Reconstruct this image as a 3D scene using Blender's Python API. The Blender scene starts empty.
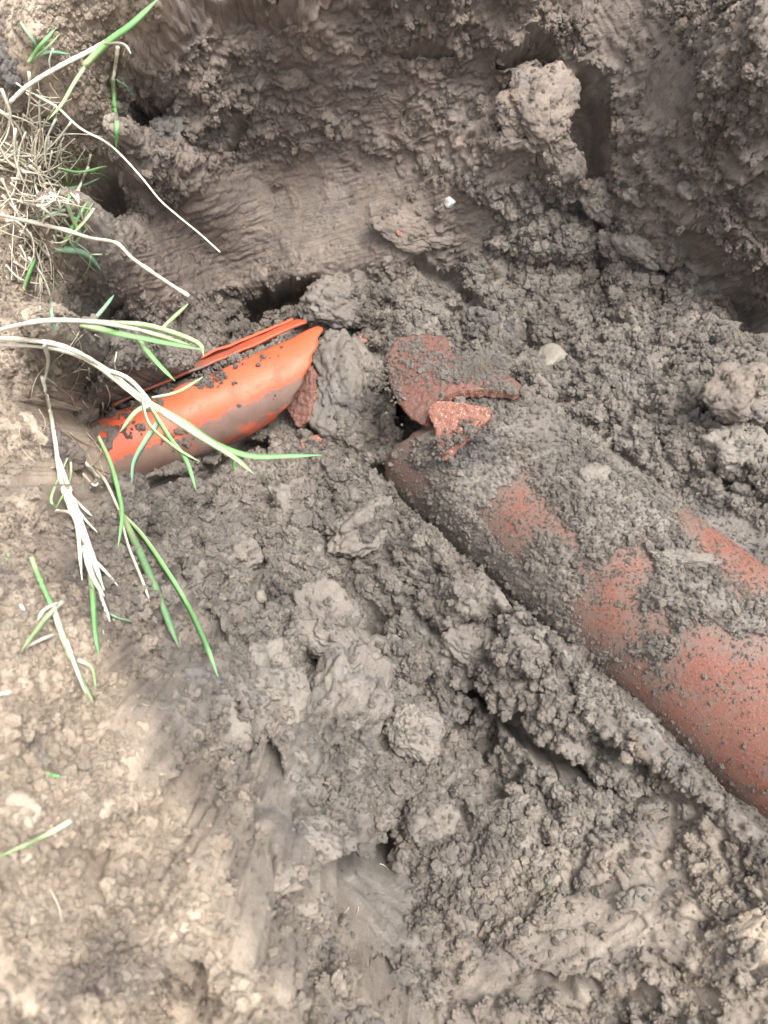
import bpy, bmesh, math, random
import numpy as np
from mathutils import Vector, Matrix
from mathutils.bvhtree import BVHTree

random.seed(7)
RNG = np.random.default_rng(7)
SC = bpy.context.scene
COL = SC.collection

# ------------------------------------------------------------------ camera
W, H = 768, 1024
FPX = 900.0
PITCH = math.radians(52.0)
CAMZ = 0.78
cam_d = bpy.data.cameras.new('camera')
cam = bpy.data.objects.new('camera', cam_d)
COL.objects.link(cam)
SC.camera = cam
cam.location = (0, 0, CAMZ)
cam.rotation_euler = (math.radians(90) - PITCH, 0, 0)
cam_d.sensor_fit = 'HORIZONTAL'
cam_d.sensor_width = 36.0
cam_d.lens = FPX / W * 36.0
cam_d.clip_start = 0.02
cam_d.clip_end = 500
cam_d.dof.use_dof = True
cam_d.dof.focus_distance = 1.02
cam_d.dof.aperture_fstop = 15.0

# ------------------------------------------------------------------ world, sun, exposure (bright overcast)
SUN_EL, SUN_AZ = math.radians(66), math.radians(140)      # azimuth from +Y towards +X
wd = bpy.data.worlds.new('World'); SC.world = wd; wd.use_nodes = True
nt = wd.node_tree
bg = nt.nodes['Background']
sky = nt.nodes.new('ShaderNodeTexSky'); sky.sky_type = 'NISHITA'; sky.sun_disc = False
sky.sun_elevation = SUN_EL; sky.sun_rotation = SUN_AZ; sky.air_density = 1.0; sky.dust_density = 5.0
sky.ozone_density = 1.0
hsv = nt.nodes.new('ShaderNodeHueSaturation'); hsv.inputs['Saturation'].default_value = 0.25
nt.links.new(sky.outputs[0], hsv.inputs['Color']); nt.links.new(hsv.outputs[0], bg.inputs['Color'])
bg.inputs['Strength'].default_value = 0.15
sd = bpy.data.lights.new('sun', 'SUN'); sd.energy = 1.5; sd.angle = math.radians(22); sd.color = (1, 0.965, 0.92)
sun = bpy.data.objects.new('sun', sd); COL.objects.link(sun)
sdir = Vector((math.sin(SUN_AZ) * math.cos(SUN_EL), math.cos(SUN_AZ) * math.cos(SUN_EL), math.sin(SUN_EL)))
sun.rotation_euler = sdir.to_track_quat('Z', 'Y').to_euler()
SC.view_settings.view_transform = 'Standard'
SC.view_settings.look = 'None'
SC.view_settings.exposure = 1.42
SC.view_settings.gamma = 1.0

# ------------------------------------------------------------------ picture <-> place
CF = np.array([0, math.cos(PITCH), -math.sin(PITCH)])
CU = np.array([0, math.sin(PITCH), math.cos(PITCH)])
CR = np.array([1.0, 0, 0])
C0 = np.array([0, 0, CAMZ])

def ray(px, py):
    return CF + CR * ((px - W / 2) / FPX) - CU * ((py - H / 2) / FPX)
def at_d(px, py, d): return C0 + ray(px, py) * d            # point seen at (px, py), d metres deep
def at_z(px, py, z):
    r = ray(px, py); return C0 + r * ((z - CAMZ) / r[2])
def at_y(px, py, y):
    r = ray(px, py); return C0 + r * (y / r[1])
def project(P):
    Q = P - C0
    d = Q @ CF
    return (Q @ CR) / d * FPX + W / 2, -(Q @ CU) / d * FPX + H / 2, d

# ------------------------------------------------------------------ noise
def _h(ix, iy, iz=0, s=0):
    n = (ix.astype(np.int64) * 374761393 + iy.astype(np.int64) * 668265263 + np.asarray(iz).astype(np.int64) * 2147483647 + s * 974634777) & 0xFFFFFFFF
    n = ((n ^ (n >> 13)) * 1274126177) & 0xFFFFFFFF
    n = ((n ^ (n >> 16)) * 2246822519) & 0xFFFFFFFF
    return n ^ (n >> 15)
def _r(n): return (n & 0xFFFF).astype(np.float32) / 65535.0
def perlin2(x, y, s=0):
    x0 = np.floor(x); y0 = np.floor(y); fx = (x - x0).astype(np.float32); fy = (y - y0).astype(np.float32)
    u = fx * fx * fx * (fx * (fx * 6 - 15) + 10); v = fy * fy * fy * (fy * (fy * 6 - 15) + 10)
    def g(i, j):
        a = _r(_h(x0 + i, y0 + j, 0, s)) * 6.28318
        return np.cos(a) * (fx - i) + np.sin(a) * (fy - j)
    n0 = g(0, 0); n1 = g(1, 0); n2 = g(0, 1); n3 = g(1, 1)
    return ((n0 + (n1 - n0) * u) * (1 - v) + (n2 + (n3 - n2) * u) * v) * 1.41
def fbm2(x, y, o=4, s=0, gain=.5):
    t = 0; a = 1; n = 0
    for i in range(o):
        t = t + a * perlin2(x * 2 ** i, y * 2 ** i, s + i * 17); n += a; a *= gain
    return t / n
def perlin3(x, y, z, s=0):
    x0 = np.floor(x); y0 = np.floor(y); z0 = np.floor(z)
    fx, fy, fz = x - x0, y - y0, z - z0
    f = lambda t: t * t * t * (t * (t * 6 - 15) + 10)
    u, v, w = f(fx), f(fy), f(fz)
    def g(i, j, k):
        h = _h(x0 + i, y0 + j, z0 + k, s)
        a = _r(h) * 6.28318; c = _r(h >> 16) * 2 - 1; q = np.sqrt(1 - c * c)
        return q * np.cos(a) * (fx - i) + q * np.sin(a) * (fy - j) + c * (fz - k)
    L = lambda a, b, t: a + (b - a) * t
    return L(L(L(g(0,0,0), g(1,0,0), u), L(g(0,1,0), g(1,1,0), u), v),
             L(L(g(0,0,1), g(1,0,1), u), L(g(0,1,1), g(1,1,1), u), v), w) * 1.5
def fbm3(P, f, o=4, s=0, gain=.5):
    t = 0; a = 1; n = 0
    for i in range(o):
        t = t + a * perlin3(P[:, 0] * f, P[:, 1] * f, P[:, 2] * f, s + i * 17); n += a; a *= gain; f *= 2
    return t / n
def worley3(P, s=0):
    x, y, z = P.T; x0, y0, z0 = np.floor(x), np.floor(y), np.floor(z)
    b = np.full(len(x), 9.0); 
    for i in (-1, 0, 1):
        for j in (-1, 0, 1):
            for k in (-1, 0, 1):
                h = _h(x0 + i, y0 + j, z0 + k, s); h2 = _h(x0 + i, y0 + j, z0 + k, s + 5)
                d = (x0 + i + _r(h) - x) ** 2 + (y0 + j + _r(h >> 16) - y) ** 2 + (z0 + k + _r(h2) - z) ** 2
                b = np.minimum(b, d)
    return np.sqrt(b)
def lumps(x, y, s=0, flat=0.0):
    """rounded clods: height of the topmost of the domes seated in the neighbouring cells, 0..~1"""
    x0 = np.floor(x); y0 = np.floor(y)
    best = np.full(x.shape, 0.0, np.float32)
    for i in (-1, 0, 1):
        for j in (-1, 0, 1):
            h = _h(x0 + i, y0 + j, 0, s); g = _h(x0 + i, y0 + j, 0, s + 9)
            dx = (x0 + i + _r(h)) - x; dy = (y0 + j + _r(h >> 16)) - y
            a = _r(g) * 3.1416; e = 0.75 + 0.5 * _r(g >> 8)
            c, q = np.cos(a), np.sin(a)
            d2 = (c * dx + q * dy) ** 2 / (e * e) + (-q * dx + c * dy) ** 2 * (e * e)
            r = 0.5 + 0.5 * _r(g >> 16)
            v = 1 - d2 / (r * r)
            v = np.where(v > 0, r * np.sqrt(np.maximum(v, 0)) * (1 - flat) + flat * np.minimum(1, v * 2.5) * r, 0)
            best = np.maximum(best, v)
    return best
def _hu(x, y, z, s):
    n = x * np.uint32(374761393) + y * np.uint32(668265263) + z * np.uint32(2246822519) + np.uint32(s * 974634777 & 0xFFFFFFFF)
    n = (n ^ (n >> np.uint32(13))) * np.uint32(1274126177)
    return n ^ (n >> np.uint32(16))
def lumps3(Q, s=0, flat=0.0, chunk=60000):
    """3-D rounded clods: dome height of the strongest neighbouring cell, 0..~1"""
    out = np.zeros(len(Q), np.float32); K = np.float32(1 / 1023.)
    for c in range(0, len(Q), chunk):
        q = Q[c:c + chunk].astype(np.float32); fl = np.floor(q); fr = q - fl
        I = fl.astype(np.int32).astype(np.uint32); best = np.zeros(len(q), np.float32)
        for i in (-1, 0, 1):
            for j in (-1, 0, 1):
                for k in (-1, 0, 1):
                    g = _hu(I[:, 0] + np.uint32(i & 0xFFFFFFFF), I[:, 1] + np.uint32(j & 0xFFFFFFFF), I[:, 2] + np.uint32(k & 0xFFFFFFFF), s)
                    dx = i + (g & np.uint32(1023)) * K - fr[:, 0]; dy = j + ((g >> np.uint32(10)) & np.uint32(1023)) * K - fr[:, 1]; dz = k + (g >> np.uint32(22)) * K - fr[:, 2]
                    r = 0.5 + 0.5 * ((g * np.uint32(2654435761)) >> np.uint32(22)) * K
                    v = 1 - (dx * dx + dy * dy + dz * dz) / (r * r)
                    if flat: w = r * ((1 - flat) * np.sqrt(np.maximum(v, 0)) + flat * np.minimum(1, np.maximum(v, 0) * 3))
                    else: w = r * np.sqrt(np.maximum(v, 0))
                    best = np.maximum(best, w)
        out[c:c + chunk] = best
    return out
def sstep(a, b, x):
    t = np.clip((x - a) / (b - a), 0, 1); return t * t * (3 - 2 * t)

def seg_dist(PX, PY, pts):
    """distance in picture units to a polyline, plus position along it (0..1)"""
    best = np.full(PX.shape, 1e9, np.float32); tt = np.zeros(PX.shape, np.float32)
    n = len(pts) - 1
    for i in range(n):
        (x0, y0), (x1, y1) = pts[i][:2], pts[i + 1][:2]
        dx, dy = x1 - x0, y1 - y0; L = dx * dx + dy * dy + 1e-9
        t = np.clip(((PX - x0) * dx + (PY - y0) * dy) / L, 0, 1)
        d = np.hypot(PX - x0 - t * dx, PY - y0 - t * dy)
        m = d < best; best = np.where(m, d, best); tt = np.where(m, (i + t) / n, tt)
    return best, tt
def poly_sd(PX, PY, poly):
    """signed distance to a polygon, positive inside"""
    d, _ = seg_dist(PX, PY, list(poly) + [poly[0]])
    ins = np.zeros(PX.shape, bool); j = len(poly) - 1
    for i in range(len(poly)):
        xi, yi = poly[i]; xj, yj = poly[j]
        if yi != yj:
            ins ^= ((yi > PY) != (yj > PY)) & (PX < (xj - xi) * (PY - yi) / (yj - yi) + xi)
        j = i
    return np.where(ins, d, -d)
def pmask(PX, PY, poly, feather): return sstep(-feather, feather, poly_sd(PX, PY, poly))

# ------------------------------------------------------------------ materials
def mat(name):
    m = bpy.data.materials.new(name); m.use_nodes = True
    return m, m.node_tree, m.node_tree.nodes['Principled BSDF']
def N(t, typ, **kw):
    n = t.nodes.new(typ)
    for k, v in kw.items():
        if k.startswith('i_'):
            kk = k[2:]; n.inputs[int(kk) if kk.isdigit() else kk.replace('_', ' ')].default_value = v
        else: setattr(n, k, v)
    return n
def ramp(t, src, stops):
    r = N(t, 'ShaderNodeValToRGB'); e = r.color_ramp.elements
    while len(e) < len(stops): e.new(.5)
    for q, (p, c) in zip(e, stops): q.position = p; q.color = (*c, 1) if len(c) == 3 else c
    t.links.new(src, r.inputs[0]); return r.outputs[0]
def noise(t, vec, scale, detail=4, rough=.55, dist=0):
    n = N(t, 'ShaderNodeTexNoise'); n.inputs['Scale'].default_value = scale; n.inputs['Detail'].default_value = detail
    n.inputs['Roughness'].default_value = rough; n.inputs['Distortion'].default_value = dist
    if vec is not None: t.links.new(vec, n.inputs['Vector'])
    return n.outputs['Fac']
def mix(t, f, a, b, mode='MIX'):
    m = N(t, 'ShaderNodeMix', data_type='RGBA', blend_type=mode)
    for s, v in ((m.inputs[0], f), (m.inputs[6], a), (m.inputs[7], b)):
        if isinstance(v, (int, float)): s.default_value = v
        elif isinstance(v, tuple): s.default_value = (*v, 1)
        else: t.links.new(v, s)
    return m.outputs[2]
def math_(t, op, a, b=0.0):
    m = N(t, 'ShaderNodeMath', operation=op)
    for s, v in ((m.inputs[0], a), (m.inputs[1], b)):
        if isinstance(v, (int, float)): s.default_value = v
        else: t.links.new(v, s)
    return m.outputs[0]
def bump(t, bsdf, hs):
    prev = None
    for h, dist, st in hs:
        b = N(t, 'ShaderNodeBump'); b.inputs['Distance'].default_value = dist; b.inputs['Strength'].default_value = st
        t.links.new(h, b.inputs['Height'])
        if prev: t.links.new(prev, b.inputs['Normal'])
        prev = b.outputs[0]
    t.links.new(prev, bsdf.inputs['Normal'])

# clay colours: grey pit clay, brown wall clay, dry tan topsoil
GREY = ((.163, .143, .123), (.304, .276, .242))
BROWN = ((.150, .120, .099), (.285, .236, .198))
DRY = ((.43, .340, .258), (.72, .605, .475))
def soil_material(name, attr=True, fixed=None, inst=False):
    m, t, b = mat(name)
    geo = N(t, 'ShaderNodeTexCoord'); g2 = N(t, 'ShaderNodeNewGeometry')
    vec = geo.outputs['Object'] if inst else g2.outputs['Position']
    pos = g2.outputs['Position']
    n1 = noise(t, pos, 9, 5, .6); n2 = noise(t, pos, 55, 5, .65); n3 = noise(t, vec, 420 if not inst else 6, 4, .7)
    f = math_(t, 'ADD', math_(t, 'MULTIPLY', n2, .6), math_(t, 'MULTIPLY', n3, .4))
    def two(c): return ramp(t, f, ((.33, c[0]), (.68, c[1])))
    gcol, bcol, dcol = two(GREY), two(BROWN), two(DRY)
    if attr:
        at = N(t, 'ShaderNodeAttribute', attribute_name='zone', attribute_type='INSTANCER' if inst == 'gn' else 'GEOMETRY')
        sep = N(t, 'ShaderNodeSeparateColor'); t.links.new(at.outputs['Color'], sep.inputs[0])
        dry, brn, pale = sep.outputs[0], sep.outputs[1], sep.outputs[2]
    else:
        dry, brn, pale = fixed
    col = mix(t, brn, gcol, bcol)
    col = mix(t, dry, col, dcol)
    # patches: bluish grey seams, ochre flecks, dry pale crusts
    blue = ramp(t, noise(t, pos, 16, 3, .5, .6), ((.58, (0, 0, 0)), (.70, (1, 1, 1))))
    col = mix(t, math_(t, 'MULTIPLY', blue, .45), col, (.130, .128, .135))
    och = ramp(t, noise(t, pos, 23, 4, .6, .4), ((.62, (0, 0, 0)), (.74, (1, 1, 1))))
    col = mix(t, math_(t, 'MULTIPLY', och, .35), col, (.25, .165, .095))
    big = ramp(t, n1, ((.32, (.70, .69, .69)), (.68, (1.16, 1.15, 1.14))))
    col = mix(t, 1.0, col, big, 'MULTIPLY')
    col = mix(t, pale, col, mix(t, n2, (.30, .27, .22), (.40, .37, .31)))
    grit = ramp(t, noise(t, vec, 900 if not inst else 14, 2, .5), ((.70, (0, 0, 0)), (.76, (1, 1, 1))))
    col = mix(t, math_(t, 'MULTIPLY', grit, .35), col, (.42, .40, .35))
    t.links.new(col, b.inputs['Base Color'])
    rr = ramp(t, n2, ((.3, (.62, .62, .62)), (.7, (.95, .95, .95))))
    t.links.new(rr, b.inputs['Roughness'])
    b.inputs['Specular IOR Level'].default_value = .3
    k = 1 if not inst else .02
    bump(t, b, ((noise(t, vec, 260 * k if inst else 260, 6, .75), .0045, .75),
                (noise(t, vec, 1000 * k if inst else 1000, 3, .6), .0012, .5)))
    return m
M = {}
M['soil'] = soil_material('clay_soil')
M['crumb'] = soil_material('clay_crumbs', inst='gn')

def clay_pipe_material(name, fresh=False, inner=False):
    m, t, b = mat(name); g = N(t, 'ShaderNodeNewGeometry').outputs['Position']
    n = noise(t, g, 30, 5, .6); n2 = noise(t, g, 300, 4, .6)
    if fresh:
        c = mix(t, n2, (.22, .090, .064), (.37, .165, .118))
        sp = ramp(t, noise(t, g, 330, 6, .8), ((.56, (0, 0, 0)), (.62, (1, 1, 1))))
        c = mix(t, math_(t, 'MULTIPLY', sp, .8), c, (.78, .66, .58))
        bump(t, b, ((noise(t, g, 240, 5, .7), .006, .8),))
    else:
        c = mix(t, n, (.160, .060, .042), (.255, .100, .068))
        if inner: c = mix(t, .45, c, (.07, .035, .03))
        d = ramp(t, math_(t, 'ADD', math_(t, 'MULTIPLY', noise(t, g, 14, 6, .7), .7), math_(t, 'MULTIPLY', n2, .3)), ((.45, (0, 0, 0)), (.62, (1, 1, 1))))
        c = mix(t, math_(t, 'MULTIPLY', d, .62), c, (.205, .120, .092))
        sp = ramp(t, noise(t, g, 650, 3, .6), ((.58, (0, 0, 0)), (.68, (1, 1, 1))))
        c = mix(t, math_(t, 'MULTIPLY', sp, .45), c, (.38, .30, .25))
        da = N(t, 'ShaderNodeAttribute', attribute_name='dust').outputs['Fac']
        film = ramp(t, math_(t, 'ADD', math_(t, 'ADD', math_(t, 'MULTIPLY', da, .16), -.035), math_(t, 'ADD', math_(t, 'MULTIPLY', noise(t, g, 24, 9, .76, 1.2), .72), math_(t, 'MULTIPLY', noise(t, g, 140, 5, .7), .28))), ((.46, (0, 0, 0)), (.57, (1, 1, 1))))
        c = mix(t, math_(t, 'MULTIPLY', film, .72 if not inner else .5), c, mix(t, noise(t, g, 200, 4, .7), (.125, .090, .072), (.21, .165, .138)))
        bump(t, b, ((noise(t, g, 180, 5, .65), .0022, .5), (noise(t, g, 900, 3, .6), .0008, .5)))
    t.links.new(c, b.inputs['Base Color']); b.inputs['Roughness'].default_value = .62 if not fresh else .8
    return m
M['clay'] = clay_pipe_material('salt_glazed_clay')
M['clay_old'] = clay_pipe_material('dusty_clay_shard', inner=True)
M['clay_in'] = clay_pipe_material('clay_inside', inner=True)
M['fresh'] = clay_pipe_material('fresh_clay_break', fresh=True)

# ------------------------------------------------------------------ mesh helpers
def link_mesh(name, verts, faces, material, parent=None, smooth=True, uv=None):
    me = bpy.data.meshes.new(name)
    V = np.asarray(verts, np.float32); uni = len({len(q) for q in faces}) == 1; F = np.asarray(faces) if uni else None
    if uni:
        k = F.shape[1]
        me.vertices.add(len(V)); me.vertices.foreach_set('co', V.ravel())
        me.loops.add(F.size); me.loops.foreach_set('vertex_index', F.ravel().astype(np.int32))
        me.polygons.add(len(F)); me.polygons.foreach_set('loop_start', np.arange(0, F.size, k, dtype=np.int32))
        me.update(calc_edges=True)
    else:
        me.from_pydata([tuple(v) for v in V], [], [list(f) for f in faces]); me.update()
    if smooth: me.polygons.foreach_set('use_smooth', np.ones(len(me.polygons), bool))
    for mm in (material if isinstance(material, (list, tuple)) else [material]): me.materials.append(mm)
    o = bpy.data.objects.new(name, me); COL.objects.link(o)
    if parent is not None: o.parent = parent
    return o
def tag(o, label=None, cat=None, group=None, kind=None):
    if label: o['label'] = label
    if cat: o['category'] = cat
    if group: o['group'] = group
    if kind: o['kind'] = kind
    return o
def empty(name, loc):
    o = bpy.data.objects.new(name, None); COL.objects.link(o); o.location = loc; o.empty_display_size = .02
    bpy.context.view_layer.update(); return o
def part(name, verts, faces, material, parent, smooth=True):
    V = np.asarray(verts, np.float64) - np.array(parent.matrix_world.translation if parent.parent is None else parent['_o'])
    o = link_mesh(name, V, faces, material, parent, smooth); return o

# ------------------------------------------------------------------ pipes (axes in the place)
PR = 0.100                                   # outer radius of the clay pipe
PA = at_d(450, 438, 1.12); PB = at_d(775, 700, 0.83)
PDIR = (PB - PA) / np.linalg.norm(PB - PA)
OR = 0.051                                   # orange plastic pipe
OA = at_d(112, 452, 1.12); OB = at_d(318, 362, 1.20)
ODIR = (OB - OA) / np.linalg.norm(OB - OA)
print('clay slope deg', math.degrees(math.asin(PDIR[2])), 'orange', math.degrees(math.asin(ODIR[2])), PA, PB, OA, OB)

# ------------------------------------------------------------------ the dug ground: relief over a slanted sheet
NN = -ray(345, 480); NN /= np.linalg.norm(NN)
UU = np.cross([0, 0, 1.0], NN); UU /= np.linalg.norm(UU)     # level axis
VV = np.cross(NN, UU)
ORG = at_z(384, 512, 0)
GZ = 0.34                                     # level of the surrounding ground
def to_abh(P):
    Q = np.asarray(P) - ORG; return Q @ UU, Q @ VV, Q @ NN

CPZ = [ # picture x, y and height of the clay there
 (20,20,.33),(60,60,.33),(110,30,.34),(112,120,.31),(20,200,.32),(80,200,.29),(20,300,.30),(60,320,.26),(20,400,.22),(56,430,.13),(84,460,.05),
 (20,500,.22),(70,520,.13),(20,600,.25),(90,600,.17),(20,700,.27),(80,680,.22),(105,735,.22),(20,800,.29),(100,800,.25),(160,800,.22),(100,900,.27),(20,1000,.30),(195,860,.215),(232,930,.20),(275,1005,.19),(150,960,.25),
 (115,560,.10),(160,640,.03),(140,690,.10),(200,700,-.01),(190,775,.085),(235,800,.03),(240,860,.075),(300,900,.03),(330,880,-.03),(280,940,.07),(325,1005,.06),(360,1010,.03),(400,1005,-.01),
 (300,600,-.05),(260,540,-.07),(180,520,-.06),(220,600,-.07),(300,690,-.02),(240,700,-.04),(400,620,-.06),(480,700,-.06),(560,765,-.045),(640,780,-.01),(400,760,-.05),(360,820,-.05),(380,880,-.09),
 (450,850,-.07),(520,880,-.06),(500,960,-.04),(600,900,-.03),(580,820,-.04),(700,850,.01),(700,980,.03),(600,1015,.0),(768,900,.05),(768,1000,.07),(450,980,-.05),
 (620,440,.05),(650,350,.07),(700,430,.10),(768,480,.11),(560,260,.07),(560,360,.03),(740,400,.13),(768,360,.16),
 (300,340,-.07),(200,330,-.05),(140,350,-.02),(130,420,-.08),(180,430,-.09),(250,400,-.10),(220,480,-.08),(350,400,-.07),(350,480,-.07),(390,340,-.03),(345,300,-.03),(440,310,.0),(490,320,.02),(500,390,.0),
 (500,240,.07),(450,270,.02),
 (470,610,.0),(530,665,.01),(600,715,.02),(660,765,.03),(730,830,.045),(480,725,-.09),(550,785,-.08),
]
CPY = [ # picture x, y and distance in front of the camera (walls)
 (170,5,.97),(300,5,1.02),(420,5,1.03),(520,5,1.02),(150,60,1.00),(200,80,1.07),(300,80,1.09),(400,80,1.08),(480,90,1.06),(540,60,1.06),
 (160,150,1.12),(250,160,1.13),(350,170,1.10),(420,180,1.05),(140,220,1.07),(200,250,1.08),(300,260,1.04),(400,240,1.01),(120,290,.98),(200,295,1.02),(480,170,.99),(540,120,.98),
 (600,30,1.03),(600,130,1.02),(640,120,.97),(660,60,.97),(630,210,.95),(700,60,.90),(700,150,.88),(740,220,.87),(768,100,.82),(768,10,.84),(680,260,.93),(720,320,.92),(768,280,.87),(100,250,.90),
]
CPW = [(x, y, z) for x in (-.5, 0, .5) for (y, z) in ((-.42, GZ), (-.6, GZ))] + \
      [(-.3,-.1,.30),(.15,-.05,.07),(.4,-.05,.12),(.7,.2,.22),(.75,.45,.24),(.85,.7,.30),(-.5,.3,.33),(-.6,.7,.34),(-.65,1.1,GZ),(-.4,1.3,GZ),(0,1.35,GZ+.02),(.4,1.35,GZ+.02),(.8,1.2,GZ),(1.0,.5,GZ),(.9,-.1,GZ),(-.7,.0,GZ),(-.2,1.08,.345),(.1,1.12,.36),(.9,.8,GZ)]
cps = [at_z(*c) for c in CPZ] + [at_y(*c) for c in CPY] + [np.array(c) for c in CPW]
ca, cb, ch = to_abh(np.array(cps))
def kern(r2): return np.sqrt(r2 + .02 ** 2)
n = len(cps)
K = kern((ca[:, None] - ca) ** 2 + (cb[:, None] - cb) ** 2) - np.eye(n) * .006
Pm = np.c_[np.ones(n), ca, cb]
A = np.block([[K, Pm], [Pm.T, np.zeros((3, 3))]])
sol = np.linalg.solve(A, np.r_[ch, 0, 0, 0])
def macro(a, b):
    h = sol[n] + sol[n + 1] * a + sol[n + 2] * b
    for i in range(n): h = h + sol[i] * kern((a - ca[i]) ** 2 + (b - cb[i]) ** 2)
    return h
# extent of the dense part
ea, eb, _ = to_abh(np.array([at_z(0,1024,.30), at_z(768,1024,.05), at_y(0,0,.82), at_y(768,0,.84), at_y(300,0,1.1), at_z(0,500,.26), at_z(768,700,.1), at_z(400,1024,0)]))
a0, a1, b0, b1 = -.48, .50, eb.min() - .01, .64
print('sheet', a0, a1, b0, b1)
STEP = math.sqrt((a1 - a0) * (b1 - b0) / 980000)
_ta, _tb = np.meshgrid(np.linspace(a0, a1, 240), np.linspace(b0, b1, 260)); _th = macro(_ta, _tb)
def axis(lo, hi):
    ax_ = 1 if (lo, hi) == (a0, a1) else 0; n_ = _th.shape[ax_]; g_ = np.gradient(_th, (hi - lo) / (n_ - 1), axis=ax_)
    w_ = np.percentile(np.sqrt(1 + g_ ** 2), 75, axis=1 - ax_); c_ = np.r_[0, np.cumsum((w_[1:] + w_[:-1]) / 2)]; c_ /= c_[-1]
    mid = np.interp(np.linspace(0, 1, int((hi - lo) / STEP)), c_, np.linspace(lo, hi, n_)); out = []; s = STEP; p = hi
    while p < 14: s *= 1.28; p += s; out.append(p)
    d = np.array(out) - hi
    return np.r_[(lo - d)[::-1], mid, mid[-1] + d]
AX, BX = axis(a0, a1), axis(b0, b1)
Ag, Bg = np.meshgrid(AX.astype(np.float32), BX.astype(np.float32))
sh = Ag.shape; a = Ag.ravel(); b = Bg.ravel()
# outside the dug area the sheet is level ground
outd = np.maximum(np.maximum(a0 - a, a - a1), np.maximum(b0 - b, b - b1))
plane = (GZ - ORG[2] - a * UU[2] - b * VV[2]) / NN[2]
blend = sstep(.03, .30, outd)
h0 = macro(np.clip(a, a0 - .4, a1 + .4), np.clip(b, b0 - .4, b1 + .4)) * (1 - blend) + plane * blend
def world(a, b, h): return ORG + np.outer(a, UU) + np.outer(b, VV) + np.outer(h, NN)
P0 = world(a, b, h0)
px, py, dd = project(P0)
px = np.where(dd > .05, px, -9999).astype(np.float32); py = np.where(dd > .05, py, -9999).astype(np.float32)
# warp the outlines of every hand-placed feature so that none is straight
wx = fbm2(a * 30, b * 30, 4, 3) * 16; wy = fbm2(a * 30, b * 30, 4, 71) * 16
px += wx; py += wy

MK = lambda poly, f: pmask(px, py, poly, f)
SMOOTH = [ # smeared or scraped clay: polygon, feather, strength
 ([(135,225),(230,160),(330,140),(430,165),(505,215),(480,262),(330,285),(200,300),(120,300)], 22, .95),
 ([(540,-20),(650,-20),(700,60),(700,140),(680,150),(650,105),(595,50)], 14, .82),
 ([(560,60),(600,70),(610,150),(585,190),(570,150)], 8, .9),
 ([(85,190),(135,140),(140,250),(130,330),(85,330)], 12, .75),
 ([(325,872),(400,868),(425,890),(395,960),(385,975),(345,930)], 8, .9),
 ([(560,910),(660,855),(690,880),(640,960),(520,1005),(430,1000)], 16, .8),
 ([(640,790),(700,800),(690,850),(620,830)], 12, .6),
 ([(200,720),(180,590),(160,600),(195,700)], 10, .6),
 ([(700,150),(768,120),(768,230),(700,210)], 14, .15),
 ([(470,110),(560,150),(520,200),(450,180)], 14, .45),
 ([(240,30),(420,30),(520,60),(480,110),(400,160),(280,150)], 26, .5),
 ([(520,250),(600,300),(560,330),(505,290)], 12, .5),
 ([(260,640),(300,640),(360,690),(330,730),(280,720)], 12, .4),
 ([(690,230),(720,240),(768,320),(768,345),(715,300)], 8, .2),
]
smooth = np.zeros_like(a)
for poly, f, s in SMOOTH: smooth = np.maximum(smooth, MK(poly, f) * s)
bank = np.maximum(MK([(-900,-900),(130,-900),(118,130),(90,200),(70,330),(90,480),(105,620),(160,720),(230,830),(270,930),(330,1040),(330,2400),(-900,2400)], 22), sstep(.0, .1, outd))
backwall = MK([(120,-300),(768,-300),(768,330),(690,240),(600,200),(520,180),(470,260),(330,285),(120,310)], 25)
fine = MK([(490,420),(600,470),(700,490),(780,540),(780,840),(640,750),(560,680),(450,560),(400,470)], 18)   # on the clay pipe
clodz = MK([(140,480),(420,480),(560,640),(620,780),(560,860),(420,870),(320,860),(230,760),(150,600)], 25)
heap = MK([(380,180),(560,180),(700,260),(768,380),(768,520),(600,460),(520,380),(380,340)], 25)
floor_ = np.clip(1 - bank - backwall - fine, 0, 1)

LIP1 = [(-900,-900),(222,-900),(197,12),(152,58),(136,115),(126,165),(98,218),(84,308),(72,420),(82,520),(98,597),(130,642),(160,699),(197,756),(236,817),(262,879),(306,953),(332,1028),(350,1150),(350,2400),(-900,2400)]
LIP2 = [(-900,440),(66,470),(120,560),(160,640),(203,718),(250,790),(300,842),(345,930),(400,1020),(440,1100),(440,2400),(-900,2400)]
lip1 = poly_sd(px, py, LIP1); lip2 = poly_sd(px, py, LIP2)
h0 = h0 + (1 - sstep(0, .2, outd)) * ((.050 + .028 * sstep(560, 760, py)) * sstep(-14, 8, lip1) - .016 * np.exp(-((lip1 + 20) / 9) ** 2) * sstep(560, 680, py) + .036 * sstep(-12, 6, lip2) - .022 * np.exp(-((lip2 + 18) / 9) ** 2) * sstep(500, 600, py) * (.4 + .6 * sstep(-.2, .2, fbm2(a * 14, b * 14, 2, 66))))
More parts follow.
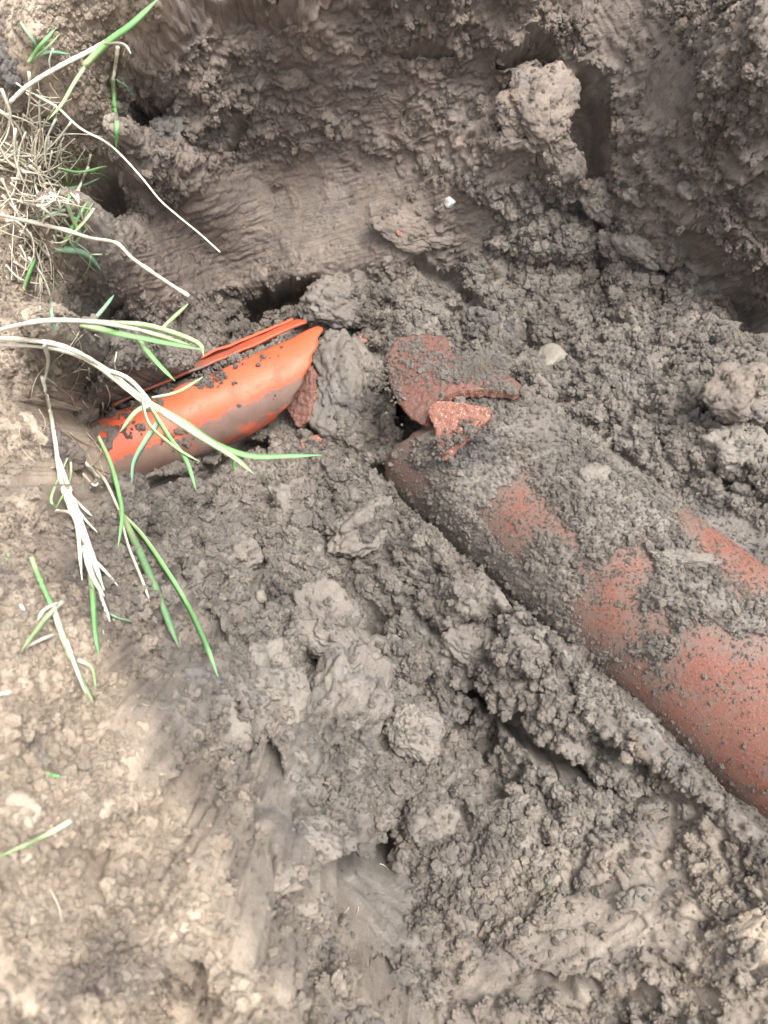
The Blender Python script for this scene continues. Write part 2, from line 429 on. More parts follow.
# domain warp for the lumps
wq = np.c_[fbm2(a * 45, b * 45, 3, 11), fbm2(a * 45, b * 45, 3, 29), fbm2(a * 45, b * 45, 3, 37)]
QP = P0 + wq * .006
wf = np.c_[fbm2(a * 240, b * 240, 2, 211), fbm2(a * 240, b * 240, 2, 212), fbm2(a * 240, b * 240, 2, 213)] * .0030
L1 = lumps3(QP / .060, 1, .5); L2 = lumps3(QP / .028, 2, .35); L3 = lumps3((QP + wf) / .0125, 3, .35); L4 = lumps3((QP + wf * .8) / .0064, 4, .15)
f1 = fbm2(a * 7, b * 7, 4, 5); f2 = fbm3(P0, 38, 4, 6, .6); patch = sstep(-.2, .3, fbm2(a * 16, b * 16, 3, 44))
torn = sstep(.10, .30, fbm2(a * 13 + 7, b * 13, 4, 333)) * (clodz + heap + floor_ * .8).clip(0, 1)
rough = (1 - smooth) * (1 - .72 * torn)
_g = P0.reshape(sh[0], sh[1], 3); _n = np.cross(np.gradient(_g, axis=1), np.gradient(_g, axis=0)).reshape(-1, 3)
face = sstep(.15, .75, np.abs(_n @ NN) / (np.linalg.norm(_n, axis=1) + 1e-12))
bnk = bank * (1 - .6 * sstep(500, 760, py) * sstep(0, 1, bank))
amp1 = .048 * clodz + .018 * heap + .010 * backwall + .018 * floor_ + .009 * bank
amp2 = .022 * clodz + .018 * heap + .006 * backwall + .014 * floor_ + .005 * bnk + .001 * fine
amp3 = .0090 * clodz + .0095 * heap + .0036 * backwall + .0095 * floor_ + .0024 * bnk + .0014 * fine
amp4 = .0052 * clodz + .0060 * heap + .0026 * backwall + .0050 * floor_ + .0058 * bank + .0018 * fine
h = h0 + f1 * .010 * (1 - .6 * fine) 
DN = (rough * (amp1 * (L1 - .6) + amp2 * (L2 - .6) * (.45 + .55 * patch) + amp3 * (L3 - .6) * (.35 + .65 * patch) + amp4 * (L4 - .6) * (.4 + .6 * patch))).astype(np.float32)
DN += f2 * .006 * (1 - .75 * smooth) * (1 - .7 * fine)
DN *= 1 - sstep(.4, 2, outd)
# scrape marks left by the bucket and the spade
def streaks(mask, ang, fr, amp, s, stretch=13):
    fr = fr * .75
    c, q = math.cos(ang), math.sin(ang)
    sx, sy = px - wx * .75, py - wy * .75
    u = (sx * c + sy * q) / fr / stretch; v = (-sx * q + sy * c) / fr
    n = fbm2(u, v, 4, s, .6)
    return mask * amp * 1.1 * (n - .5 * np.abs(perlin2(u * .8, v * 2.3, s + 3)))
DN += streaks(MK(SMOOTH[0][0], 20), math.radians(-16), 6, .0034, 91) * (.25 + sstep(-.1, .35, fbm2(a * 15, b * 15, 3, 92)))
DN += streaks(MK(SMOOTH[1][0], 16), math.radians(62), 6, .0024, 92)
DN += streaks(MK(SMOOTH[2][0], 12), math.radians(80), 8, .003, 93)
DN += streaks(MK(SMOOTH[3][0], 16), math.radians(-55), 9, .003, 94)
DN += streaks(MK(SMOOTH[4][0], 12), math.radians(40), 10, .003, 95)
DN += streaks(MK(SMOOTH[5][0], 22), math.radians(-32), 9, .0022, 96)
DN += streaks(MK(SMOOTH[8][0], 22), math.radians(50), 8, .002, 97)
DN += streaks(backwall * .5 * sstep(600, 520, px), math.radians(-20), 16, .006, 98, 4)
# torn flakes: thin shelves standing proud of the wall
shelf = fbm3(P0, 22, 4, 55)
DN += backwall * (1 - .85 * smooth) * (.008 * sstep(.02, .06, shelf) + .006 * sstep(.20, .23, shelf))
DN += torn * .006 * (sstep(-.05, .0, fbm2(a * 34, b * 34, 4, 341)) + .6 * sstep(.12, .16, fbm2(a * 60, b * 60, 3, 342)))
shelf2 = fbm3(P0 * np.array([.8, 1, 1.25]), 62, 3, 57)
DN += (backwall * (1 - .85 * smooth) + .15 * bank) * .0035 * (sstep(.0, .05, shelf2) + sstep(.22, .26, shelf2))
# hollows, gaps and cracks: polyline, half width (picture px), depth (m), softness
CARVE = [
 ([(232,322),(268,304),(308,290)], 9, .075, 5), ([(392,392),(424,418),(404,436)], 13, .11, 5),
 ([(140,484),(210,470),(262,440)], 6, .05, 5), ([(466,688),(500,716),(545,748),(610,792)], 7, .055, 5),
 ([(322,872),(352,856),(384,866),(378,838)], 11, .09, 5), ([(258,768),(272,788)], 8, .05, 4),
 ([(358,962),(388,985)], 6, .03, 4), ([(588,80),(596,150),(600,185)], 13, .036, 12), ([(686,985),(716,1000)], 9, .05, 5),
 ([(748,895),(760,925)], 7, .03, 4), ([(150,50),(200,24),(300,16)], 7, .012, 10), ([(690,240),(728,300),(772,336)], 10, .016, 12),
 ([(505,388),(532,392)], 3, .03, 2), ([(172,578),(186,606),(214,644)], 10, .03, 7), ([(256,590),(262,552)], 6, .03, 5),
 ([(325,700),(322,660)], 5, .02, 4), ([(430,735),(470,720)], 6, .025, 5), ([(540,40),(552,55),(500,62)], 7, .03, 5),
 ([(150,120),(172,100)], 3, .02, 3), ([(232,150),(240,120)], 3, .02, 3), ([(410,50),(445,45)], 5, .02, 5),
 ([(120,300),(70,410),(86,500),(110,500)], 6, .03, 6), ([(380,470),(396,478)], 5, .04, 3), ([(205,420),(180,380),(230,340)], 5, .02, 4),
 ([(420,262),(470,300),(500,320)], 5, .02, 5), ([(640,800),(700,805)], 4, .015, 3), ([(150,795),(135,800),(148,820)], 4, .02, 4),
 ([(60,905),(80,912)], 4, .015, 4), ([(140,890),(155,892)], 3, .012, 3), ([(540,980),(600,985)], 5, .02, 5), ([(620,1000),(650,990)], 5, .015, 5), ([(118,780),(136,800),(148,828)], 5, .03, 4), ([(95,770),(118,780)], 4, .02, 3),
]
hollow = np.zeros_like(a)
for pl, wdt, dep, sf in CARVE:
    d, t = seg_dist(px, py, pl)
    taper = .45 + .55 * np.sin(np.clip(t, .02, .98) * math.pi)
    hm = 1 - sstep(wdt * taper - sf * .5, wdt * taper + sf, d); h -= dep * 1.35 * hm; hollow = np.maximum(hollow, 1 - sstep(wdt * taper, wdt * taper + sf * 1.2, d))
for cx_, cy_, rw, rh in [(276,694,54,58),(335,706,42,54),(326,628,44,34),(398,668,36,26),(416,729,34,28),(348,392,38,58),(346,303,38,29),(356,524,38,28),(424,816,28,24),(312,838,50,28),(540,98,42,38),(744,392,38,30),(733,456,36,28),(500,813,34,16),(712,952,54,30),(450,600,40,30),(520,650,34,26),(260,620,30,24),(430,560,34,26),(640,300,36,28),(560,240,36,26),(680,400,34,26)]:
    q_ = np.hypot((px - cx_) / rw, (py - cy_) / rh); low = .35 + .65 * sstep(-.3, .8, (py - cy_) / rh)
    h -= .020 * np.exp(-((q_ - 1.08) / .16) ** 2) * low
    h += .012 * sstep(1.0, .55, q_)
# bulging lips above the hollows
for pl, wdt, amp in [([(150,12),(260,-8),(420,-6),(560,-10)], 16, .03), ([(700,210),(745,262),(790,300)], 18, .03), ([(180,300),(260,284),(330,270)], 10, .03), ([(650,470),(720,490),(800,524)], 15, .008),
                     ([(500,150),(560,160),(585,205)], 14, .028), ([(500,60),(550,30)], 16, .02), ([(480,720),(560,775),(640,815)], 0.1, 0)]:
    d, t = seg_dist(px, py, pl); h += amp * np.exp(-(d / (wdt + .01)) ** 2)

# clay packed against the far side of the clay pipe
_Q = world(a, b, np.zeros_like(a)) - PA; _sd = np.cross(PDIR, NN); _sd /= np.linalg.norm(_sd)
_off = _Q @ _sd; _off = _off if (at_d(700, 480, 1.0) - PA) @ _sd > 0 else -_off
_Dn = PDIR - NN * (PDIR @ NN); _s = (_Q @ _Dn) / (_Dn @ _Dn); _ax = (PA - ORG) @ NN + _s * (PDIR @ NN)
_w = sstep(.10, .28, _s) * sstep(.9, .6, _s) * sstep(.065, .085, _off) * sstep(.21, .12, _off)
h = h + _w * np.maximum(0, _ax + .062 - h)
_w2 = sstep(.01, .07, _s) * sstep(-.060, -.080, _off) * sstep(-.150, -.105, _off)
h = h + _w2 * np.maximum(0, _ax + .044 + .014 * f1 - h)
# clay over the two pipes
def cyl_front(a, b, A0, D, R):
    """height along the sheet's normal of the upper surface of a cylinder, and place along it"""
    P = world(a, b, np.zeros_like(a)) - A0
    nd = NN - D * (NN @ D); pd = P - np.outer(P @ D, D)
    qa_ = nd @ nd; qb_ = 2 * pd @ nd; qc = (pd ** 2).sum(1) - R * R
    disc = qb_ ** 2 - 4 * qa_ * qc
    hh = (-qb_ + np.sqrt(np.maximum(disc, 0))) / (2 * qa_)
    s = (P + np.outer(hh, NN)) @ D
    return np.where(disc > 0, hh, -9.0), s, disc > 0
def basis(D):
    s = np.cross(D, [0, 0, 1.0]); s /= np.linalg.norm(s); u = np.cross(s, D); return s, u
def on_cyl(x, y, A0, D, R):
    """angle and place along the cylinder seen at (x, y)"""
    r = ray(x, y); r = r / np.linalg.norm(r); o = C0 - A0
    rd = r - D * (r @ D); od = o - D * (o @ D)
    A_, B_, C_ = rd @ rd, 2 * rd @ od, od @ od - R * R
    disc = max(B_ * B_ - 4 * A_ * C_, 0); t = (-B_ - math.sqrt(disc)) / (2 * A_)
    Q = o + r * t; S, U = basis(D)
    return math.atan2(Q @ U, Q @ S), Q @ D
ENDPX = [(386, 470), (394, 448), (412, 436), (430, 428), (440, 408), (470, 398), (520, 392)]
EP = sorted(on_cyl(x, y, PA, PDIR, PR) for x, y in ENDPX)
print('end profile', [(round(math.degrees(t)), round(q, 3)) for t, q in EP])
def end_s(th): return np.interp(th, [-math.pi] + [e[0] for e in EP] + [math.pi], [EP[0][1] + .01] + [e[1] for e in EP] + [EP[-1][1]])
hp, sp, okp = cyl_front(a, b, PA, PDIR, PR)
S_, U_ = basis(PDIR)
Pp = world(a, b, np.where(okp, hp, 0)); thp = np.arctan2((Pp - PA) @ U_, (Pp - PA) @ S_); ppx, ppy, _ = project(Pp); ppx = ppx + wx * .8; ppy = ppy + wy * .8
EXPO = [[(566,610),(590,572),(640,538),(655,552),(640,600),(645,640),(625,655),(585,648)], [(684,506),(720,512),(800,552),(800,620),(742,600),(700,560),(676,530)],
        [(676,640),(700,622),(740,640),(800,640),(800,850),(760,820),(690,752),(600,668),(640,662),(668,690)],
        [(500,478),(530,462),(560,500),(596,534),(580,560),(545,545),(520,572),(486,545),(470,505)], [(388,440),(410,446),(418,480),(424,505),(400,485)],
        [(640,600),(680,610),(670,640),(640,640)], [(560,540),(590,560),(575,590)]]
ex = np.full_like(a, -99.)
for e, s in zip(EXPO, (3, 3, 6, -7, 6, -3, -4)): ex = np.maximum(ex, poly_sd(ppx, ppy, e) + s)
cn = fbm2(a * 60, b * 60, 5, 123, .65)
cn = cn * .75 + .55 * fbm2(a * 190, b * 190, 4, 128, .7)
crust = .0006 + .0026 * fbm2(a * 260, b * 260, 3, 503, .6) + .0040 * sstep(10, -22, ex + 26 * cn) - .0046 * sstep(-6, 6, ex + 30 * cn) + .0035 * L4 * sstep(10, -5, ex + 20 * cn) + .0016 * L3 * sstep(4, -8, ex)
cover = hp + crust
inpipe = okp & (sp > end_s(thp) + .004) & (sp < 2)
mouth = okp & (sp > -.02) & (sp <= end_s(thp) + .004)
# the heap lies over the upper flank; elsewhere only the crust covers the pipe
over = MK([(480,330),(640,430),(690,500),(800,520),(800,200),(480,200)], 10)
openz = inpipe & ((ex > -30) | (poly_sd(ppx, ppy, [(395,440),(500,425),(600,470),(690,500),(800,545),(800,830),(640,760),(560,690),(450,560),(400,500)]) > 0))
bare = poly_sd(ppx + 3 * perlin2(a * 150, b * 150, 8), ppy, [(396,438),(500,415),(600,455),(690,494),(720,506),(800,542),(900,600),(900,950),(800,856),(768,828),(700,772),(640,712),(570,652),(450,560),(400,500)])
soil = h - .10 * sstep(-8, np.where(_off > -.02, 60, 20), bare) * sstep(.082, .066, _off)
h = np.where(inpipe, np.maximum(soil, cover), h)
# orange pipe lies open
ho, so, oko = cyl_front(a, b, OA, ODIR, OR)
Lo = np.linalg.norm(OB - OA)
Po = world(a, b, np.where(oko, ho, 0)); opx, opy, _ = project(Po)
openo = oko & (bank < .5) & (so > -.012) & (so < Lo)
wo = sstep(.55, .30, MK([(-900,-900),(130,-900),(118,130),(90,200),(44,330),(36,400),(34,480),(100,620),(-900,700)], 12))
h = np.where(oko & (so > -.012) & (so < Lo), h + (np.minimum(h, ho - .010) - h) * wo, h)

# colour zones (dry topsoil, brown wall clay, pale dried crust)
cnz = fbm2(a * 10, b * 10, 4, 201) * .5
dry = np.clip(sstep(-10, 4, lip1 + 10 * fbm2(a * 60, b * 60, 3, 61)) * sstep(440, 600, py) + sstep(.05, .3, outd), 0, 1) * (.9 + cnz)
dry = np.maximum(dry, MK([(430,1040),(440,930),(560,840),(700,800),(800,860),(800,1040)], 40) * (.28 + cnz * .4))
dry = np.maximum(dry, sstep(-8, 12, lip1) * (.62 + cnz * .5))
dry = np.maximum(dry, np.maximum(bank * 0, MK([(60,420),(130,560),(200,720),(330,880),(420,1040),(200,1040),(60,700)], 20)) * (.26 + cnz * .5))
brown = np.clip(np.maximum(backwall * .75, bank * .9) + MK([(120,280),(420,280),(380,470),(100,480)], 30) * .3 + cnz * .6, 0, 1)
brown = np.clip(brown + MK([(60,-50),(560,-50),(540,60),(300,60),(140,90),(100,200),(60,200)], 25) * .3, 0, 1)
pale = np.clip(sstep(.30, .42, fbm2(a * 26, b * 26, 4, 301)) * .35 * (1 - backwall), 0, 1)
ni, nj = sh
G0 = P0.reshape(ni, nj, 3)
gu = np.gradient(G0, axis=1); gv = np.gradient(G0, axis=0)
MN = np.cross(gu, gv).reshape(-1, 3); MN /= np.linalg.norm(MN, axis=1)[:, None] + 1e-12
MN = MN * .8 + NN * .2
keep = np.where((okp & (sp > -.02) & (sp < 2) & (h > hp - .03)) , sstep(.012, .03, h - hp), 1.0) * (1 - np.where(oko & (so > -.012) & (so < Lo), wo * sstep(.025, .006, h - (ho - .010)), 0))
P = world(a, b, h) + MN * (DN * keep * (1 - hollow * .40))[:, None]
idx = np.arange(ni * nj, dtype=np.int32).reshape(sh)
quads = np.stack([idx[:-1, :-1], idx[:-1, 1:], idx[1:, 1:], idx[1:, :-1]], -1).reshape(-1, 4)
ground = link_mesh('ground', P, quads, M['soil'])
za = ground.data.attributes.new('zone', 'FLOAT_COLOR', 'POINT')
Z = np.c_[np.clip(dry, 0, 1), brown, pale, np.ones_like(dry)].astype(np.float32)
za.data.foreach_set('color', Z.ravel())
ground['kind'] = 'structure'
print('ground verts', len(P), 'step', STEP)

# coarse copy of the relief for placing things on it
def surface_z_lookup():
    ia = np.arange(0, nj, 3); ib = np.arange(0, ni, 3)
    sub = idx[np.ix_(ib, ia)]; V = P[sub.ravel()]
    m_ = np.arange(len(ib) * len(ia)).reshape(len(ib), len(ia))
    q = np.stack([m_[:-1, :-1], m_[:-1, 1:], m_[1:, 1:], m_[1:, :-1]], -1).reshape(-1, 4)
    return BVHTree.FromPolygons(V.tolist(), q.tolist())
BVH = surface_z_lookup()
def hit(x, y):
    r = Vector(ray(x, y)).normalized()
    loc, nrm, _, _ = BVH.ray_cast(Vector(C0), r)
    if loc is None: return np.array(at_z(x, y, 0)), np.array([0, 0, 1.0])
    if nrm.dot(r) > 0: nrm = -nrm
    return np.array(loc), np.array(nrm)

# ------------------------------------------------------------------ clay pipe
def shell(A0, D, Ro, Ri, s0f, s1f, th0, th1, nth, ns, wob=0.0, seed=0):
    """pipe wall between two ragged ends; returns verts, faces and a per-face kind (0 outside, 1 inside, 2 broken edge)"""
    S, U = basis(D); full = abs(th1 - th0) > 6.28
    T = np.linspace(th0, th1, nth + 1)
    if full: T = T[:-1]
    vs = []; 
    for R in (Ro, Ri):
        for i in range(ns + 1):
            for th in T:
                q = s0f(th) + (s1f(th) - s0f(th)) * i / ns
                if R is Ri and i == 0: q += wob * math.sin(th * 13 + seed)
                vs.append(A0 + D * q + (S * math.cos(th) + U * math.sin(th)) * R)
    m = len(T); fo = []; kd = []
    off = (ns + 1) * m
    rng = range(m if full else m - 1)
    for i in range(ns):
        for j in rng:
            k = (j + 1) % m
            fo.append((i * m + j, i * m + k, (i + 1) * m + k, (i + 1) * m + j)); kd.append(0)
            fo.append((off + i * m + j, off + (i + 1) * m + j, off + (i + 1) * m + k, off + i * m + k)); kd.append(1)
    for j in rng:
        k = (j + 1) % m
        fo.append((j, off + j, off + k, k)); kd.append(2)
        fo.append((ns * m + j, ns * m + k, off + ns * m + k, off + ns * m + j)); kd.append(2)
    if not full:
        for i in range(ns):
            fo.append((i * m, (i + 1) * m, off + (i + 1) * m, off + i * m)); kd.append(2)
            j = m - 1
            fo.append((i * m + j, off + i * m + j, off + (i + 1) * m + j, (i + 1) * m + j)); kd.append(2)
    return np.array(vs), fo, kd
def set_kinds(o, kd): o.data.polygons.foreach_set('material_index', np.array(kd, np.int32)); o.data.update()

def th_of(P_, A0, D):
    S, U = basis(D); Q = P_ - A0; return math.atan2(Q @ U, Q @ S), Q @ D
pn = [random.uniform(-1, 1) for _ in range(64)]
def ragged(th, amp=.010):
    x = th / 6.2832 * 24 % 64; i = int(x); f = x - i
    return amp * (pn[i % 24] * (1 - f) + pn[(i + 1) % 24] * f) + amp * .3 * math.sin(th * 31)
pipe = empty('clay_pipe', PA)
tag(pipe, 'thick red clay drain pipe with a broken end, crusted with grey soil', 'drain pipe')
v, f, k = shell(PA, PDIR, PR, PR - .017, lambda t: float(end_s(math.atan2(math.sin(t), math.cos(t)))) + ragged(t, .004), lambda t: 1.1, 0, 2 * math.pi, 220, 90)
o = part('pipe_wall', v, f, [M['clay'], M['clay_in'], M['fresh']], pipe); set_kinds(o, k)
vx, vy, _ = project(v); vex = np.full(len(v), -99.)
for e, q in zip(EXPO, (3, 3, 6, -7, 6, -3, -4)): vex = np.maximum(vex, poly_sd(vx, vy, e) + q)
o.data.attributes.new('dust', 'FLOAT', 'POINT').data.foreach_set('value', sstep(34, -2, vex).astype(np.float32))

# ------------------------------------------------------------------ loose crumbs of clay (nobody could count them)
def ico(sub):
    bm = bmesh.new(); bmesh.ops.create_icosphere(bm, subdivisions=sub, radius=1.0)
    v = np.array([x.co[:] for x in bm.verts]); f = np.array([[q.index for q in p.verts] for p in bm.faces]); bm.free(); return v, f
ICO = {k: ico(k) for k in (2, 3, 4, 5, 6)}
def clod_mesh(sub, seed, lump=.35, ax=(1, 1, 1), rough_=.10, facets=.7):
    """a torn lump of clay: flat broken faces, crumbly in between"""
    v, f = ICO[sub]; rg = np.random.default_rng(seed * 13 + 1)
    nrm = rg.normal(size=(13, 3)); nrm /= np.linalg.norm(nrm, axis=1)[:, None]; dist = .62 + .38 * rg.random(13)
    dots = np.maximum(v @ nrm.T, 1e-3); rr = dist / dots
    rp = -np.log(np.exp(-9 * np.minimum(rr, 3)).sum(1)) / 9 + .04
    o = np.array([seed * 3.7, seed * 1.3, seed * 7.1]) % 97; q = v + o
    L = lumps3((q * 1.9 + 40).astype(np.float32), seed, .3); L_ = lumps3((q * 4.3 + 40).astype(np.float32), seed + 3, .2)
    r = facets * np.clip(rp, .5, 1.3) + (1 - facets) + lump * (L - .7) + lump * .4 * (L_ - .6) + rough_ * 2.2 * fbm3(q, 2.6, 4, seed, .6)
    if sub >= 4:
        L5 = lumps3((q * 10 + 40).astype(np.float32), seed + 4); r = r + lump * .22 * (L5 - .5) + .05 * fbm3(q, 16, 3, seed + 8)
    r = r + .28 * perlin3(q[:, 0] * .9, q[:, 1] * .9, q[:, 2] * .9, seed + 1)
    return v * r[:, None] * np.array(ax), f
protos = bpy.data.collections.new('crumb_shapes')
for i in range(14):
    v, f = clod_mesh(4, 20 + i, .55, (1.1, random.uniform(.7, 1), random.uniform(.6, .9)), .20, .55)
    me = bpy.data.meshes.new('crumb_shape'); me.from_pydata(v.tolist(), [], f.tolist()); me.materials.append(M['crumb'])
    me.polygons.foreach_set('use_smooth', np.ones(len(me.polygons), bool))
    o = bpy.data.objects.new('crumb_shape', me); protos.objects.link(o)
NC = 240000
pxr, pyr, _ = project(P)
vis = (pxr > -80) & (pxr < 850) & (pyr > -80) & (pyr < 1100)
G1 = P.reshape(ni, nj, 3); FN0 = np.cross(np.gradient(G1, axis=1), np.gradient(G1, axis=0)).reshape(-1, 3); FN0 /= np.linalg.norm(FN0, axis=1)[:, None] + 1e-12
wgt = np.where(vis, np.clip(rough - .12, .012, 1) * (.25 + patch) * (clodz * 1.1 + heap * 1.3 + floor_ * .9 + backwall * (.22 + .5 * sstep(560, 640, px)) + bank * (1.3 + 1.5 * sstep(560, 760, py)) + fine * .6), 0)
exn = ex + 26 * fbm2(a * 110, b * 110, 4, 500, .65); wgt = np.where(openz, np.where(exn > 4, .40 + 1.5 * sstep(36, 0, exn), .9), wgt); wgt = np.where((oko & (so > -.012) & (so < Lo) & (wo > .4) & (h - ho < .004)), 0, wgt)
wgt = wgt * (1 + 1.5 * sstep(.0, .3, fbm2(a * 24, b * 24, 3, 77)))
wgt = wgt * (1 - hollow) ** 2
wgt = wgt / np.clip(np.abs(FN0 @ NN), .22, 1)
cdf = np.cumsum(wgt); pick = np.searchsorted(cdf, RNG.random(NC) * cdf[-1]); pick = np.clip(pick, 0, len(P) - 1)
size = np.clip(np.exp(RNG.normal(math.log(.00145), .62, NC)), .0007, .0085) * (1 - .42 * bank[pick]) * np.where(openz[pick], np.where(exn[pick] > 4, .33, .60), np.where(fine[pick] > .5, .75, 1))
cp = P[pick] + (RNG.random((NC, 3)) - .5) * .001 + MN[pick] * (size * .25)[:, None]
_bp = openz[pick] & (h[pick] < hp[pick])
cp[_bp] = world(a[pick], b[pick], np.where(_bp, hp[pick], 0))[_bp] + NN * .0001
def points_stuff(name, pts, sizes, zone, coll, label, cat, seed):
    me = bpy.data.meshes.new(name); me.vertices.add(len(pts)); me.vertices.foreach_set('co', np.asarray(pts, np.float32).ravel())
    A_ = me.attributes.new('size', 'FLOAT', 'POINT'); A_.data.foreach_set('value', sizes.astype(np.float32))
    A_ = me.attributes.new('zone', 'FLOAT_COLOR', 'POINT'); A_.data.foreach_set('color', zone.astype(np.float32).ravel())
    A_ = me.attributes.new('turn', 'FLOAT_VECTOR', 'POINT'); A_.data.foreach_set('vector', (RNG.random(len(pts) * 3) * 6.28).astype(np.float32))
    o = bpy.data.objects.new(name, me); COL.objects.link(o)
    ng = bpy.data.node_groups.new(name, 'GeometryNodeTree')
    ng.interface.new_socket('Geometry', in_out='INPUT', socket_type='NodeSocketGeometry'); ng.interface.new_socket('Geometry', in_out='OUTPUT', socket_type='NodeSocketGeometry')
    gi, go = ng.nodes.new('NodeGroupInput'), ng.nodes.new('NodeGroupOutput')
    ip = ng.nodes.new('GeometryNodeInstanceOnPoints'); ci = ng.nodes.new('GeometryNodeCollectionInfo')
    ci.inputs['Collection'].default_value = coll; ci.inputs['Separate Children'].default_value = True; ci.inputs['Reset Children'].default_value = True
    def attr(n, t):
        q = ng.nodes.new('GeometryNodeInputNamedAttribute'); q.data_type = t; q.inputs['Name'].default_value = n; return [x for x in q.outputs if x.enabled][0]
    e2r = ng.nodes.new('FunctionNodeEulerToRotation')
    ng.links.new(attr('turn', 'FLOAT_VECTOR'), e2r.inputs[0]); ng.links.new(e2r.outputs[0], ip.inputs['Rotation'])
    ng.links.new(attr('size', 'FLOAT'), ip.inputs['Scale'])
    ip.inputs['Pick Instance'].default_value = True
    ng.links.new(ci.outputs[0], ip.inputs['Instance']); ng.links.new(gi.outputs[0], ip.inputs['Points']); ng.links.new(ip.outputs[0], go.inputs[0])
    md = o.modifiers.new('scatter', 'NODES'); md.node_group = ng
    return tag(o, label, cat, kind='stuff')
zc = Z[pick].copy(); zc[:, 2] = np.clip(zc[:, 2] + (RNG.random(NC) > .94) * .40 + RNG.normal(0, .07, NC), -.0, 1); zc[:, :2] = np.clip(zc[:, :2] + RNG.normal(0, .12, (NC, 2)), 0, 1)
points_stuff('soil_crumbs', cp, size, zc, protos, 'loose grey brown clay crumbs scattered over the dug pit', 'soil', 1)

# ------------------------------------------------------------------ single clods and stones
def cream(name, c1, c2, sc=90, rough_=.85, bd=.002):
    m, t, b = mat(name); g = N(t, 'ShaderNodeNewGeometry').outputs['Position']
    c = mix(t, noise(t, g, sc, 5, .6), c1, c2)
    d = ramp(t, noise(t, g, 260, 4, .7), ((.55, (0, 0, 0)), (.68, (1, 1, 1))))
    c = mix(t, math_(t, 'MULTIPLY', d, .35), c, (.16, .14, .12))
    t.links.new(c, b.inputs['Base Color']); b.inputs['Roughness'].default_value = rough_
    bump(t, b, ((noise(t, g, 300, 5, .7), bd, .6), (noise(t, g, 1100, 3, .6), .0007, .4))); return m
M['clod_grey'] = soil_material('grey_clod_clay', attr=False, fixed=(0.0, .12, .06))
M['clod_brown'] = soil_material('brown_clod_clay', attr=False, fixed=(.05, .75, .0))
M['clod_dark'] = cream('damp_dark_clay', (.085, .078, .075), (.15, .137, .128), 60)
M['clod_pale'] = soil_material('pale_clod_clay', attr=False, fixed=(.0, .1, .26))
M['clod_grey2'] = soil_material('light_grey_clod_clay', attr=False, fixed=(.0, .1, .22))
M['clod_dry'] = soil_material('dry_clod_clay', attr=False, fixed=(.8, .6, .15))
M['stone_white'] = cream('white_stone', (.50, .49, .47), (.68, .67, .64), rough_=.6, bd=.001)
M['stone_tan'] = cream('tan_stone', (.20, .178, .145), (.30, .265, .215), rough_=.8, bd=.001)

